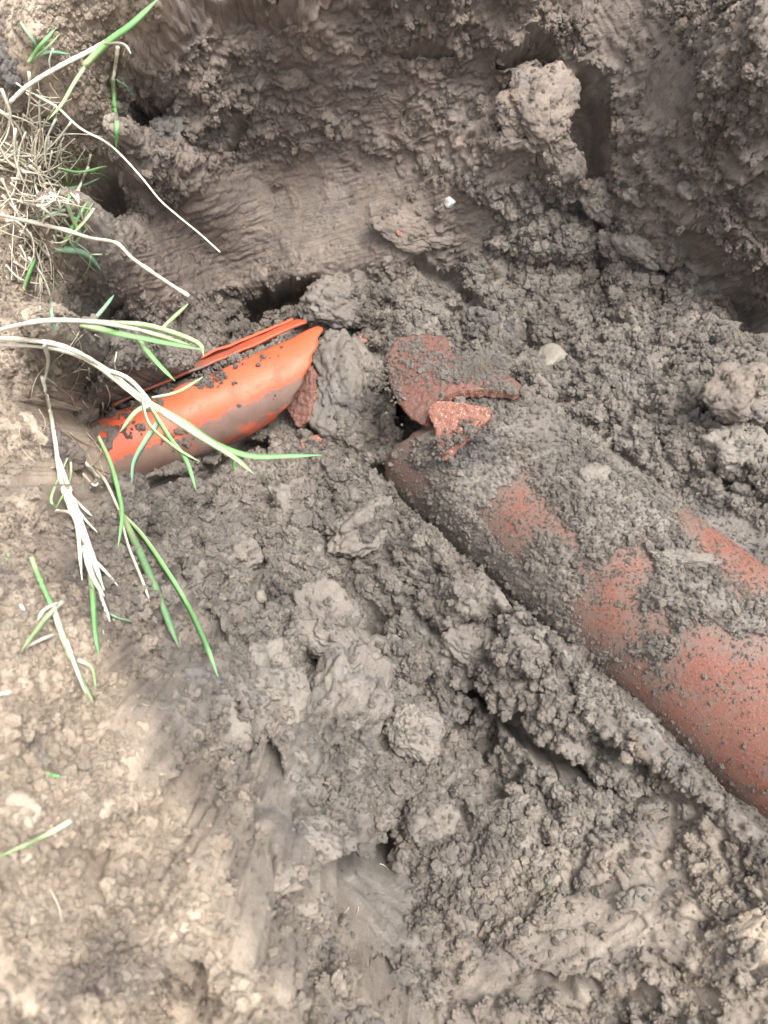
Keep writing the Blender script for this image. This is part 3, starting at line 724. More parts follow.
def frame_at(x, y, ang, bias=.5):
    """place and axes on the ground seen at (x, y): first axis along the picture angle, last one out of the ground"""
    loc, nr = hit(x, y); tc = C0 - loc; tc /= np.linalg.norm(tc)
    z = nr * (1 - bias) + tc * bias; z /= np.linalg.norm(z)
    ca_, sa_ = math.cos(math.radians(ang)), math.sin(math.radians(ang))
    xa = CR * ca_ - CU * sa_; xa = xa - z * (xa @ z); xa /= np.linalg.norm(xa); ya = np.cross(z, xa)
    return loc, xa, ya, z
def set_frame(o, loc, xa, ya, z, s=1.0):
    m = Matrix.Identity(4)
    for i in range(3):
        m[i][0], m[i][1], m[i][2], m[i][3] = xa[i] * s, ya[i] * s, z[i] * s, loc[i]
    o.matrix_world = m
CLODS = [ # name, x, y, half width, half height (picture px), angle, material, thickness, sink, label
 ('soil_clod',346,303,36,27,-5,'clod_grey',.9,.25,'rounded lumpy grey clod beside the dark gap above the orange pipe'),
 ('soil_clod',348,392,38,58,-25,'clod_grey',.75,.3,'large tall smeared clod between the orange pipe and the clay pipe mouth'),
 ('soil_clod',300,352,16,22,20,'clod_dark',.8,.3,'dark damp clod at the torn tip of the orange pipe'),
 ('stone',545,363,19,17,20,'stone_tan',.7,.25,'pale tan blocky stone right of the broken pipe piece'),
 ('stone',450,202,6,6,20,'stone_white',.8,.1,'small white stone stuck in the back wall'),
 ('stone',670,463,15,10,15,'stone_tan',.6,.2,'smooth pale flat pebble on the crumb heap above the pipe'),
 ('soil_clod',594,476,13,15,60,'clod_pale',.5,.2,'pale flat clod left of the smooth pebble'),
 ('soil_clod',640,248,24,13,40,'clod_pale',.6,.25,'pale wedge shaped clod leaning on the upper right heap'),
 ('soil_clod',561,208,10,8,0,'clod_dry',.8,.2,'small ochre clod high on the crumb heap'),
 ('soil_clod',356,524,38,26,-30,'clod_pale',.8,.3,'torn pale clod below the clay shards'),
 ('soil_clod',395,530,13,15,10,'clod_grey',.8,.2,'small squarish clod beside the torn pale clod'),
 ('soil_clod',276,694,52,56,40,'clod_pale',.6,.45,'biggest pale clod in the middle of the pit floor'),
 ('soil_clod',335,706,38,52,15,'clod_grey',.6,.4,'smooth sided clod against the right of the biggest clod'),
 ('soil_clod',326,628,42,32,35,'clod_grey',.7,.4,'broad crumbly clod above the biggest pale clod'),
 ('soil_clod',398,668,34,24,20,'clod_grey',.7,.35,'rounded clod right of the smooth sided clod'),
 ('soil_clod',416,729,32,26,15,'clod_pale',.8,.3,'rounded pale clod standing alone below the pit centre'),
 ('soil_clod',500,813,34,15,-10,'clod_pale',.5,.25,'flat pale slab of clay lying beneath the berm'),
 ('soil_clod',424,816,26,22,0,'clod_grey',.8,.3,'knobbly clod above the small dark hollow'),
 ('soil_clod',404,858,18,14,0,'clod_grey',.8,.2,'small crumbly clod right of the dark hollow'),
 ('soil_clod',312,838,48,26,-15,'clod_grey',.5,.4,'broad smeared clod roofing the dark hollow'),
 ('soil_clod',686,560,31,12,5,'clod_pale',.7,.15,'flat pale crust lump lying on top of the clay pipe'),
 ('soil_clod',733,456,34,26,-20,'clod_pale',.8,.3,'pale cracked clod near the right edge above the pipe'),
 ('soil_clod',744,392,36,28,15,'clod_brown',.8,.3,'brown clod under the right wall overhang'),
 ('soil_clod',568,281,13,9,-20,'clod_pale',.6,.1,'light chip of clay on the heap under the wall'),
 ('soil_clod',540,100,36,34,20,'clod_brown',.5,.62,'large dark ragged clod hanging from the back wall'),
 ('soil_clod',556,150,40,17,48,'clod_brown',.6,.2,'jagged brown wedge beside the deep wall groove'),
 ('soil_clod',712,952,52,28,-8,'clod_dry',.6,.35,'broad tan clod in the lower right corner'),
 ('soil_clod',744,908,24,20,20,'clod_grey',.7,.3,'grey clod at the right edge above the tan clod'),
 ('soil_clod',640,900,22,16,0,'clod_pale',.5,.3,'low pale clod on the scraped lower floor'),
 ('soil_clod',10,66,17,24,10,'clod_dark',.8,.2,'dark grey clod on the top left bank'),
 ('soil_clod',55,124,13,9,10,'clod_dark',.8,.15,'small dark clod in the dry grass'),
 ('stone',722,872,6,5,30,'stone_white',.6,.1,'tiny white chip at the lower right'),
 ('soil_clod',166,130,17,13,-30,'clod_dark',.6,.2,'dark clod under the crack in the upper left wall'),
 ('soil_clod',204,683,22,12,0,'clod_dark',.8,.2,'dark damp lump at the foot of the left bank'),
 ('stone',262,596,7,7,0,'stone_tan',.9,.1,'small round pebble left of the broad crumbly clod'),
 ('soil_clod',650,807,18,6,8,'clod_pale',.8,.1,'thin sliver of clay below the berm'),
 ('stone',20,612,6,9,0,'stone_white',.7,.1,'white chip on the left bank beside the green blade'),
 ('soil_clod',196,640,20,24,0,'clod_brown',.7,.3,'brown clod under the hanging grass blades'),
 ('soil_clod',240,560,26,20,-15,'clod_grey',.7,.35,'grey clod beneath the orange pipe'),
 ('soil_clod',300,508,26,20,20,'clod_grey',.7,.35,'grey clod between orange pipe and torn pale clod'),
 ('soil_clod',470,650,28,22,35,'clod_grey',.6,.4,'clod on the slope left of the clay pipe'),
 ('soil_clod',600,205,22,16,60,'clod_grey',.7,.3,'grey clod below the deep wall groove'),
 ('soil_clod',440,345,18,12,0,'clod_grey',.7,.2,'grey clod resting behind the broken pipe piece'),
 ('soil_clod',715,300,26,18,60,'clod_brown',.6,.3,'brown clod in the shade of the right wall'),
 ('soil_clod',590,660,22,14,40,'clod_grey',.5,.3,'grey lump stuck to the lower flank of the clay pipe'),
 ('soil_clod',290,75,26,14,-15,'clod_brown',.5,.3,'brown ledge clod near the top of the back wall'),
 ('soil_clod',395,100,30,16,20,'clod_brown',.5,.4,'brown clod in the middle of the back wall'),
 ('soil_clod',420,228,44,18,10,'clod_brown',.4,.35,'smooth faced brown slab low on the back wall'),
 ('soil_clod',15,815,22,26,0,'clod_dry',.6,.3,'bright dry clod at the left edge'),
 ('soil_clod',60,455,28,20,15,'clod_brown',.7,.35,'broad brown clod under the white stalk beside the orange pipe'),
 ('soil_clod',78,418,20,14,-10,'clod_brown',.7,.3,'brown clod beneath the lower long stalk'),
 ('soil_clod',30,428,20,16,30,'clod_dry',.6,.35,'tan clod left of the white stalk on the bank'),
 ('soil_clod',102,438,15,20,20,'clod_brown',.8,.1,'brown clod against the left end of the orange pipe'),
 ('soil_clod',185,965,20,14,0,'clod_dry',.7,.3,'pale lilac dry clod on the lower left bank'),
]
dust = []
for i, (nm, x, y, hw, hh, ang, mt, th, sink, lab) in enumerate(CLODS):
    loc, xa, ya, z = frame_at(x, y, ang); d = (loc - C0) @ CF
    w_, h_ = hw * d / FPX * 1.05, hh * d / FPX * 1.05; t_ = min(w_, h_) * th * 1.15
    v, f = clod_mesh(6 if max(hw, hh) > 26 else 5 if max(hw, hh) > 9 else 4, 100 + i, .30 if nm == 'soil_clod' else .05, (w_, h_, t_), .12 if nm == 'soil_clod' else .05, .75)
    o = link_mesh(nm, v, f, M[mt]); set_frame(o, loc - z * t_ * sink * 1.3, xa, ya, z)
    tag(o, lab, 'stone' if nm == 'stone' else 'clod')
    if nm == 'soil_clod' and max(hw, hh) > 12:
        nn_ = int(hw * hh * .22); pk = RNG.integers(0, len(v), nn_); Vw = np.array(v)[pk] * .99
        sel = Vw[:, 2] > -.2 * t_; Vw = Vw[sel]
        dust.append(((loc - z * t_ * sink * 1.3) + Vw @ np.array([xa, ya, z]), mt))
dz = {'clod_grey': (0, .12, .06), 'clod_brown': (.05, .75, 0), 'clod_dark': (0, .2, 0), 'clod_pale': (0, .1, .26), 'clod_dry': (.8, .6, .1)}
dp_ = np.concatenate([q for q, _ in dust]); dzn = np.concatenate([np.tile([*dz[m_], 1.], (len(q), 1)) for q, m_ in dust])
points_stuff('soil_crumbs', dp_, np.clip(np.exp(RNG.normal(math.log(.0014), .5, len(dp_))), .0006, .005), dzn, protos, 'fine crumbs clinging to the big clods', 'soil', 3)
# middling clods, each named by the landmark it lies beside
kinds = []
for i in range(9):
    v, f = clod_mesh(4, 300 + i, .42, (1, random.uniform(.7, .95), random.uniform(.55, .85)), .14, .7)
    kinds.append((v, f))
MARKS = [(346,303,'the rounded lumpy clod by the dark gap'),(348,392,'the tall smeared clod between the pipes'),(545,363,'the tan blocky stone'),(450,202,'the white stone in the back wall'),(670,463,'the smooth pale pebble'),
 (640,248,'the pale wedge clod on the heap'),(561,208,'the small ochre clod'),(356,524,'the torn pale clod'),(276,694,'the biggest pale clod'),(335,706,'the smooth sided clod'),(326,628,'the broad crumbly clod'),
 (398,668,'the rounded clod near the floor centre'),(416,729,'the lone rounded pale clod'),(500,813,'the flat pale slab'),(424,816,'the knobbly clod'),(365,860,'the dark hollow in the floor'),(733,456,'the pale cracked clod'),
 (744,392,'the brown clod under the overhang'),(568,281,'the light chip on the heap'),(540,92,'the big dark wall clod'),(712,952,'the broad tan corner clod'),(744,908,'the grey right edge clod'),(640,900,'the low pale floor clod'),
 (166,130,'the upper left wall crack'),(204,683,'the damp lump under the left bank'),(262,596,'the small round pebble'),(650,807,'the thin clay sliver'),(240,560,'the clod beneath the orange pipe'),(520,730,'the long dark gap under the berm'),
 (600,205,'the clod below the wall groove'),(715,300,'the shaded right wall clod'),(395,100,'the brown clod mid wall'),(420,228,'the smooth brown wall slab'),(15,815,'the bright dry left edge clod'),(185,965,'the lilac dry clod'),
 (455,370,'the raised pipe shard'),(320,444,'the small salmon shard'),(260,776,'the little hole by the bank slope'),(290,75,'the wall ledge clod'),(560,320,'the smooth patch of the heap'),(380,980,'the scraped floor hollow'),(60,640,'the short green tuft'),(50,880,'the thin standing straw'),
 (640,360,'the open middle of the crumb heap'),(480,590,'the crumb slope left of the clay pipe'),(560,900,'the scraped lower floor'),(690,870,'the tiny white chip'),(120,780,'the bank crack')]
DIRS = ['to the right of', 'below and right of', 'below', 'below and left of', 'to the left of', 'above and left of', 'above', 'above and right of']
taken = set(); meshes_ = {}
PIPEP = [(380,330),(500,340),(600,430),(700,500),(800,540),(800,835),(640,770),(550,690),(440,560),(385,490)]
tries = 0; nmid = 0
while nmid < 230 and tries < 20000:
    tries += 1; x, y = random.uniform(4, 764), random.uniform(40, 1018)
    q1 = (np.array([x]), np.array([y]))
    if poly_sd(*q1, PIPEP)[0] > -6 or poly_sd(*q1, [(80,440),(230,330),(330,310),(330,400),(260,450),(120,490)])[0] > -4: continue
    if any(poly_sd(*q1, SMOOTH[k_][0])[0] > -3 for k_ in (0, 1, 2, 3, 4, 13)): continue
    mk = min(MARKS, key=lambda m_: (m_[0] - x) ** 2 + (m_[1] - y) ** 2); dist_ = math.hypot(mk[0] - x, mk[1] - y)
    if dist_ < 18 or dist_ > 75: continue
    di = int(round(math.degrees(math.atan2(y - mk[1], x - mk[0])) / 45)) % 8
    if (mk[2], di) in taken: continue
    taken.add((mk[2], di))
    onbank = poly_sd(*q1, [(-50,-50),(125,-50),(100,200),(80,480),(110,640),(230,840),(330,1040),(-50,1040)])[0] > 0
    mt = 'clod_dry' if onbank and y > 640 else 'clod_brown' if onbank or y < 180 else random.choice(['clod_grey', 'clod_grey', 'clod_grey', 'clod_grey2'])
    tone = {'clod_dry': 'dry tan', 'clod_brown': 'brown', 'clod_grey': 'grey', 'clod_grey2': 'light grey'}[mt]
    loc, xa, ya, z = frame_at(x, y, random.uniform(0, 180), .3); d = (loc - C0) @ CF
    r = random.random() ** 1.6 * (7 if y > 180 else 4) + 4.5
    key = (mt, nmid % 6)
    if key not in meshes_:
        v, f = kinds[nmid % 6]; me = bpy.data.meshes.new('soil_clod'); me.from_pydata(v.tolist(), [], f.tolist()); me.materials.append(M[mt])
        me.polygons.foreach_set('use_smooth', np.ones(len(me.polygons), bool)); meshes_[key] = me
    o = bpy.data.objects.new('soil_clod', meshes_[key]); COL.objects.link(o)
    set_frame(o, loc - z * r * d / FPX * .30, xa, ya, z, r * d / FPX)
    tag(o, ('small ' if r < 7 else '') + tone + ' clay clod ' + DIRS[di] + ' ' + mk[2], 'clod', 'loose clods in the pit'); nmid += 1
print('middling clods', nmid)

# ------------------------------------------------------------------ broken pieces of the clay pipe
def masked_plate(name, polypx, to_uv, from_uv, thick, step, mats, parent=None, jit=.0005, rough_=.0, seed=0):
    """a shard: cells of a curved plate kept inside an outline; broken edges show the fresh clay"""
    uv = np.array([to_uv(x, y) for x, y in polypx]); poly = [tuple(q) for q in uv]
    u0, v0 = uv.min(0) - step; u1, v1 = uv.max(0) + step
    us, vs = np.arange(u0, u1, step), np.arange(v0, v1, step); Ug, Vg = np.meshgrid(us, vs)
    nzz = fbm2(Ug / .010 + seed, Vg / .010, 4, seed + 1) * .003
    sdv = poly_sd(Ug.ravel(), Vg.ravel(), poly).reshape(Ug.shape) + nzz
    # pull the border nodes onto the outline so the break is not stepped
    inside = sdv > 0; cells = inside[:-1, :-1] & inside[1:, :-1] & inside[:-1, 1:] & inside[1:, 1:]
    gy, gx = np.gradient(sdv, step); gl = np.hypot(gx, gy) + 1e-6
    edge = inside & ~(np.pad(cells, ((1, 0), (1, 0))) & np.pad(cells, ((0, 1), (1, 0))) & np.pad(cells, ((1, 0), (0, 1))) & np.pad(cells, ((0, 1), (0, 1))))
    mv = np.where(edge, np.clip(sdv, 0, step * .9), 0)
    Um, Vm = Ug - gx / gl * mv, Vg - gy / gl * mv
    ids = -np.ones(Ug.shape, int); used = np.zeros(Ug.shape, bool)
    used[:-1, :-1] |= cells; used[1:, :-1] |= cells; used[:-1, 1:] |= cells; used[1:, 1:] |= cells
    ids[used] = np.arange(used.sum()); nU = int(used.sum())
    rg = np.random.default_rng(seed)
    nb = {}
    for i, j in np.argwhere(cells):
        q = [ids[i, j], ids[i, j + 1], ids[i + 1, j + 1], ids[i + 1, j]]
        for p in range(4):
            e_ = (q[p], q[(p + 1) % 4])
            if (e_[1], e_[0]) in nb: del nb[(e_[1], e_[0])]
            else: nb[e_] = 1
    nxt, prv = {p: q for p, q in nb}, {q: p for p, q in nb}
    UV = np.c_[Um[used], Vm[used]]; bd = [k_ for k_ in nxt if k_ in prv]
    for _ in range(4):
        N2 = UV.copy()
        for k_ in bd: N2[k_] = .5 * UV[k_] + .25 * (UV[nxt[k_]] + UV[prv[k_]])
        UV = N2
    Um = Um.copy(); Vm = Vm.copy(); Um[used] = UV[:, 0]; Vm[used] = UV[:, 1]
    rel = rough_ * fbm2(Ug / .006, Vg / .006, 4, seed + 3, .65)
    top = [from_uv(u, v, r) for u, v, r in zip(Um[used], Vm[used], rel[used])]
    jj = np.c_[fbm2(Um[used] / .005, Vm[used] / .005, 3, seed + 21), fbm2(Um[used] / .005, Vm[used] / .005, 3, seed + 22)] * thick * .30
    bot = [from_uv(u + j[0], v + j[1], -thick + r) for u, v, j, r in zip(Um[used], Vm[used], jj, rel[used] * .5)]
    fs, kd, ec = [], [], {}
    for i, j in np.argwhere(cells):
        q = [ids[i, j], ids[i, j + 1], ids[i + 1, j + 1], ids[i + 1, j]]
        fs.append(q); kd.append(0); fs.append([x + nU for x in q[::-1]]); kd.append(1)
        for p in range(4): ec[(q[p], q[(p + 1) % 4])] = 1
    for (p, q) in list(ec):
        if (q, p) not in ec: fs.append([q, p, p + nU, q + nU]); kd.append(2)
    V_ = np.array(top + bot); c = V_.mean(0)
    o = link_mesh(name, V_ - (c if parent is None else np.array(parent.location)), fs, mats, parent); 
    if parent is None: o.location = c
    o.data.polygons.foreach_set('use_smooth', np.array([k_ != 2 for k_ in kd])); set_kinds(o, kd); return o
def cyl_piece(name, poly, A0, D, R_, thick, seed, mats, rough_=0.0, parent=None, step=.0016):
    S, U = basis(D)
    def tu(x, y): th, q = on_cyl(x, y, A0, D, R_); return th * R_, q
    def fu(u, v, r): th = u / R_; return A0 + D * v + (S * math.cos(th) + U * math.sin(th)) * (R_ + r)
    return masked_plate(name, poly, tu, fu, thick, step, mats, parent, rough_=rough_, seed=seed)
def flat_piece(name, poly, dep_off, tiltx, tilty, thick, seed, mats, rough_=.002, step=.0014):
    cx = sum(p_[0] for p_ in poly) / len(poly); cy = sum(p_[1] for p_ in poly) / len(poly)
    loc, _ = hit(cx, cy); r = ray(cx, cy); rn = r / np.linalg.norm(r); o_ = loc - rn * dep_off
    z = -rn + CR * tiltx + CU * tilty; z /= np.linalg.norm(z); xa = CR - z * (CR @ z); xa /= np.linalg.norm(xa); ya = np.cross(z, xa)
    def tu(x, y):
        rr = ray(x, y); t = ((o_ - C0) @ z) / (rr @ z); Q = C0 + rr * t - o_; return Q @ xa, Q @ ya
    def fu(u, v, w): return o_ + xa * u + ya * v + z * w
    return masked_plate(name, poly, tu, fu, thick, step, mats, rough_=rough_, seed=seed)
CM = [M['clay_old'], M['clay_in'], M['fresh']]
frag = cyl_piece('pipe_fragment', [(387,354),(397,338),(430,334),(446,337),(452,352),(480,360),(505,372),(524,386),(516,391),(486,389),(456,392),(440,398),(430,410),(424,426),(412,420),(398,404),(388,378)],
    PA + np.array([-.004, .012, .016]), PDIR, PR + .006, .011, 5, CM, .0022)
tag(frag, 'raised curved red brown shard above the dark mouth of the clay pipe', 'pipe piece')
o = flat_piece('pipe_fragment', [(428,408),(440,400),(462,402),(488,408),(490,418),(474,436),(456,452),(444,464),(438,448),(434,430)], .016, -.25, .15, .014, 8, [M['fresh'], M['clay'], M['fresh']], .004)
tag(o, 'bright salmon triangular shard with white specks on the broken pipe end', 'pipe piece')
o = flat_piece('pipe_fragment', [(284,372),(296,358),(310,366),(314,392),(310,420),(298,428),(286,408),(280,388)], .062, -.5, .1, .014, 11, CM, .004)
tag(o, 'red brown upright shard just right of the orange pipe', 'pipe piece')
o = flat_piece('pipe_fragment', [(300,440),(318,434),(336,430),(338,440),(326,450),(304,454)], .008, .2, .5, .010, 14, [M['fresh'], M['clay'], M['fresh']], .003)
tag(o, 'small rough salmon shard behind the tip of the longest grass blade', 'pipe piece')
for k, (x, y, r_, lb) in enumerate([(315,312,7,'tiny salmon clay chip on the rounded grey clod'), (363,338,6,'tiny orange clay chip left of the pipe mouth'), (418,303,6,'tiny red clay chip above the raised shard'), (400,232,4,'brownish red clay fleck low on the back wall')]):
    o = flat_piece('pipe_chip', [(x - r_, y + 1), (x - r_ * .4, y - r_ * .8), (x + r_, y - r_ * .5), (x + r_ * .7, y + r_ * .8), (x - r_ * .3, y + r_)], .006, .2 * k - .3, .3, .004, 20 + k, [M['fresh']] * 3, .001, .0009)
    tag(o, lb, 'pipe piece')

sp_ = []
for (x0, y0, rx, ry, cnt) in [(480,362,40,9,900),(470,375,44,8,500),(430,362,40,26,420),(410,345,18,8,120),(300,390,16,26,160),(318,443,18,6,30),(455,408,28,6,260),(440,440,16,26,140),(470,430,16,12,120),(395,385,10,20,120),(505,388,20,4,160)]:
    for _ in range(cnt):
        x, y = random.gauss(x0, rx * .5), random.gauss(y0, ry * .6)
        if y0 < 400 and x > 385: th, q = on_cyl(x, y, PA + np.array([-.004, .012, .016]), PDIR, PR + .006); S, U = basis(PDIR); p_ = PA + np.array([-.004, .012, .016]) + PDIR * q + (S * math.cos(th) + U * math.sin(th)) * (PR + .0062)
        else: p_ = hit(x, y)[0]; rr_ = ray(x, y); p_ = p_ - rr_ * (.0165 if x > 380 else .012)
        sp_.append(p_)
sp_ = np.array(sp_); points_stuff('soil_crumbs', sp_, np.clip(np.exp(RNG.normal(math.log(.0012), .55, len(sp_))), .0005, .0045), np.tile([0, .12, .06, 1.], (len(sp_), 1)), protos, 'grey crumbs caked on the broken pipe shards', 'soil', 4)

# ------------------------------------------------------------------ orange plastic pipe
def orange_material():
    m, t, b = mat('orange_plastic'); g = N(t, 'ShaderNodeNewGeometry').outputs['Position']
    at = N(t, 'ShaderNodeAttribute', attribute_name='mud'); mud = at.outputs['Fac']
    c = mix(t, noise(t, g, 25, 3), (.62, .085, .032), (.72, .120, .050))
    film = mix(t, noise(t, g, 70, 5, .6), (.105, .082, .066), (.185, .155, .128))
    nz = noise(t, g, 34, 8, .75, .6); fl = math_(t, 'ADD', mud, math_(t, 'MULTIPLY', math_(t, 'SUBTRACT', nz, .5), 2.0))
    f = ramp(t, fl, ((.30, (.10, .10, .10)), (.74, (1, 1, 1))))
    sp = ramp(t, noise(t, g, 210, 3, .6), ((.66, (0, 0, 0)), (.69, (1, 1, 1)))); f2_ = math_(t, 'MAXIMUM', math_(t, 'MULTIPLY', f, .93), math_(t, 'MULTIPLY', sp, .9))
    t.links.new(mix(t, f2_, c, film), b.inputs['Base Color']); b.inputs['Specular IOR Level'].default_value = .3
    t.links.new(ramp(t, f2_, ((0, (.42, .42, .42)), (1, (.62, .62, .62)))), b.inputs['Roughness'])
    bump(t, b, ((f2_, .0008, .6), (noise(t, g, 260, 4, .6), .0005, .5))); return m
M['orange'] = orange_material()
opipe = empty('plastic_pipe', OA)
tag(opipe, 'split bright orange plastic drain pipe smeared with mud', 'drain pipe')
def orange_shell(name, th0, th1, s0f, s1f, R_, thk, seed, off=np.zeros(3), mud0=0.0):
    v, f, k = shell(OA + off, ODIR, R_, R_ - thk, s0f, s1f, th0, th1, 60, 60)
    S, U = basis(ODIR); Q = v - OA - off; th = np.arctan2(Q @ U, Q @ S); q = Q @ ODIR
    dent = .004 * fbm2(q / .05, th / 1.2, 2, seed); v = v + (np.outer(np.cos(th), S) + np.outer(np.sin(th), U)) * dent[:, None]
    o = link_mesh(name, v - np.array(opipe.location), f, M['orange'], opipe)
    deg = np.degrees(th)
    mud = mud0 + .16 + .75 * sstep(46, 22, deg) - .42 * sstep(14, -4, deg) * sstep(.08, .17, q) + .45 * sstep(80, 98, deg) * sstep(.26, .10, q) + .22 * fbm2(q / .05, deg / 14, 4, seed + 5)
    A_ = o.data.attributes.new('mud', 'FLOAT', 'POINT'); A_.data.foreach_set('value', mud.astype(np.float32)); return o
D2R = math.radians
tipx = lambda th: Lo + .012 - .085 * max(0, (math.radians(92) - th) / math.radians(92)) ** 1.1 + .002 * math.sin(th * 17)
orange_shell('pipe_wall', D2R(-75), D2R(100), lambda t: -.06, tipx, OR, .0035, 3)
orange_shell('split_strip', D2R(104), D2R(150), lambda t: .02, lambda t: Lo - .004 - .012 * (t - D2R(104)), OR + .002, .0035, 9, np.array([0, .006, .006]), .05)
orange_shell('torn_edge', D2R(152), D2R(172), lambda t: .10, lambda t: Lo - .010, OR + .004, .0035, 13, np.array([0, .010, .012]), -.1)
# mud crumbs resting on the plastic
mp = []
for (x0, y0, rad, cnt) in [(208,378,18,60),(230,352,14,70),(150,402,14,60),(262,330,10,24),(178,440,18,30),(240,356,26,24),(275,352,20,4),(130,430,14,30),(200,372,22,70),(250,390,30,5),(255,318,6,12),(120,410,16,90),(160,385,14,70)]:
    for _ in range(cnt):
        an, rr = random.uniform(0, 6.28), rad * math.sqrt(random.random()); x, y = x0 + rr * math.cos(an), y0 + rr * math.sin(an) * .6
        th, q = on_cyl(x, y, OA, ODIR, OR + .002); S, U = basis(ODIR)
        mp.append(OA + ODIR * q + (S * math.cos(th) + U * math.sin(th)) * (OR + .0015))
mp = np.array(mp); points_stuff('mud_crumbs', mp, np.clip(np.exp(RNG.normal(math.log(.0019), .55, len(mp))), .0008, .006), np.tile([0, .45, 0, 1.], (len(mp), 1)), protos, 'dark mud crumbs stuck on the orange pipe', 'mud', 2)

# ------------------------------------------------------------------ grass
def plant_mat(name, cols, rough_=.72, trans=.32):
    m, t, b = mat(name); at = N(t, 'ShaderNodeAttribute', attribute_name='along'); g = N(t, 'ShaderNodeNewGeometry').outputs['Position']
    c = ramp(t, at.outputs['Fac'], [(p_, c_) for p_, c_ in cols]); c = mix(t, math_(t, 'MULTIPLY', noise(t, g, 220, 3), .30), c, (.62, .60, .45)); c = mix(t, math_(t, 'MULTIPLY', ramp(t, noise(t, g, 120, 6, .75), ((.52, (0, 0, 0)), (.66, (1, 1, 1)))), .55), c, (.40, .33, .25))
    t.links.new(c, b.inputs['Base Color']); b.inputs['Roughness'].default_value = rough_
    b.inputs['Subsurface Weight'].default_value = 0
    tr = N(t, 'ShaderNodeBsdfTranslucent'); t.links.new(c, tr.inputs['Color']); mx = N(t, 'ShaderNodeMixShader'); mx.inputs[0].default_value = trans
    t.links.new(b.outputs[0], mx.inputs[1]); t.links.new(tr.outputs[0], mx.inputs[2]); t.links.new(mx.outputs[0], t.nodes['Material Output'].inputs[0])
    return m
M['green'] = plant_mat('green_blade', [(0, (.50, .62, .33)), (.35, (.22, .58, .17)), (1, (.20, .58, .20))])
M['dgreen'] = plant_mat('dark_green_blade', [(0, (.35, .40, .16)), (.3, (.10, .27, .10)), (1, (.12, .32, .13))])
M['teal'] = plant_mat('bluish_green_blade', [(0, (.35, .58, .36)), (1, (.16, .42, .26))])
M['lgreen'] = plant_mat('pale_green_blade', [(0, (.80, .82, .66)), (.45, (.50, .68, .34)), (1, (.36, .62, .26))])
M['white'] = plant_mat('bleached_stalk', [(0, (.78, .74, .64)), (1, (.76, .76, .62))], trans=.1)
M['straw'] = plant_mat('dry_straw', [(0, (.72, .65, .53)), (1, (.64, .57, .45))], trans=.1)
M['root'] = plant_mat('brown_root', [(0, (.36, .27, .19)), (1, (.46, .36, .27))], trans=.0)

def catmull(pts, n):
    P_ = [np.array(p_, float) for p_ in pts]; P_ = [2 * P_[0] - P_[1]] + P_ + [2 * P_[-1] - P_[-2]]; out = []
    for i in range(1, len(P_) - 2):
        for k in range(n):
            t = k / n; out.append(.5 * ((2 * P_[i]) + (-P_[i-1] + P_[i+1]) * t + (2*P_[i-1] - 5*P_[i] + 4*P_[i+1] - P_[i+2]) * t*t + (-P_[i-1] + 3*P_[i] - 3*P_[i+1] + P_[i+2]) * t**3))
    out.append(P_[-2]); return np.array(out)
def place_line(pts, mode):
    """picture points to the place. mode ('lie', lift) follows the ground; ('air', d0, d1) runs from depth d0 to d1"""
    c = catmull(pts, 7); out = []
    if mode[0] == 'lie':
        ds = np.array([(hit(x, y)[0] - C0) @ CF for x, y in c]); 
        k = np.ones(5) / 5; dp = np.convolve(np.pad(ds, 2, mode='edge'), k, 'valid'); ds = np.minimum(dp, ds) - mode[1]
        return np.array([at_d(x, y, d) for (x, y), d in zip(c, ds)])
    L = np.r_[0, np.cumsum(np.hypot(*np.diff(c, axis=0).T))]; L /= L[-1]
    d0 = mode[1] if mode[1] > 0 else (hit(*c[0])[0] - C0) @ CF + mode[1] - .002
    d1 = mode[2] if len(mode) > 2 and mode[2] > 0 else d0 + (mode[2] if len(mode) > 2 else 0)
    ds = np.array([min(d0 + (d1 - d0) * l, (hit(x, y)[0] - C0) @ CF - .014) for (x, y), l in zip(c, L)])
    pd = np.pad(ds, 4, mode='edge'); ds = np.array([pd[i:i + 9].min() for i in range(len(ds))])
    ds = np.convolve(np.pad(ds, 4, mode='edge'), np.ones(9) / 9, 'valid')
    return np.array([at_d(x, y, d) for (x, y), d in zip(c, ds)])
def blade_geo(line, w, fold=.35, tipw=.08, basew=.85, twist=.6, seed=0):
    n_ = len(line); T = np.gradient(line, axis=0); T /= np.linalg.norm(T, axis=1)[:, None] + 1e-12; vs = []; al = []
    rg = random.Random(seed); tw0 = rg.uniform(-.5, .5)
    for i in range(n_):
        t = i / (n_ - 1); ww = w * (basew + (1 - basew) * min(1, t * 4)) * (1 * (1 - .35 * t) * (1 if t < .8 else max(.25, 1 - ((t - .8) / .2) ** 1.6)))
        v = C0 - line[i]; v /= np.linalg.norm(v); sd_ = np.cross(T[i], v); sd_ /= np.linalg.norm(sd_) + 1e-9; up = np.cross(sd_, T[i])
        an = tw0 + twist * (t - .5); sd2 = sd_ * math.cos(an) + up * math.sin(an); up2 = np.cross(sd2, T[i])
        for k_, (q, lf) in enumerate(((-.5, fold), (0, 0), (.5, fold), (0, -.10))):
            vs.append(line[i] + sd2 * q * ww + up2 * lf * ww * .5 + (up2 * -.00025 if k_ == 3 else 0)); al.append(t)
    fs = []
    for i in range(n_ - 1):
        o0, o1 = i * 4, i * 4 + 4
        fs += [[o0, o0 + 1, o1 + 1, o1], [o0 + 1, o0 + 2, o1 + 2, o1 + 1], [o0 + 2, o0 + 3, o1 + 3, o1 + 2], [o0 + 3, o0, o1, o1 + 3]]
    fs += [[0, 3, 2, 1], [(n_ - 1) * 4, (n_ - 1) * 4 + 1, (n_ - 1) * 4 + 2, (n_ - 1) * 4 + 3]]
    return vs, fs, al
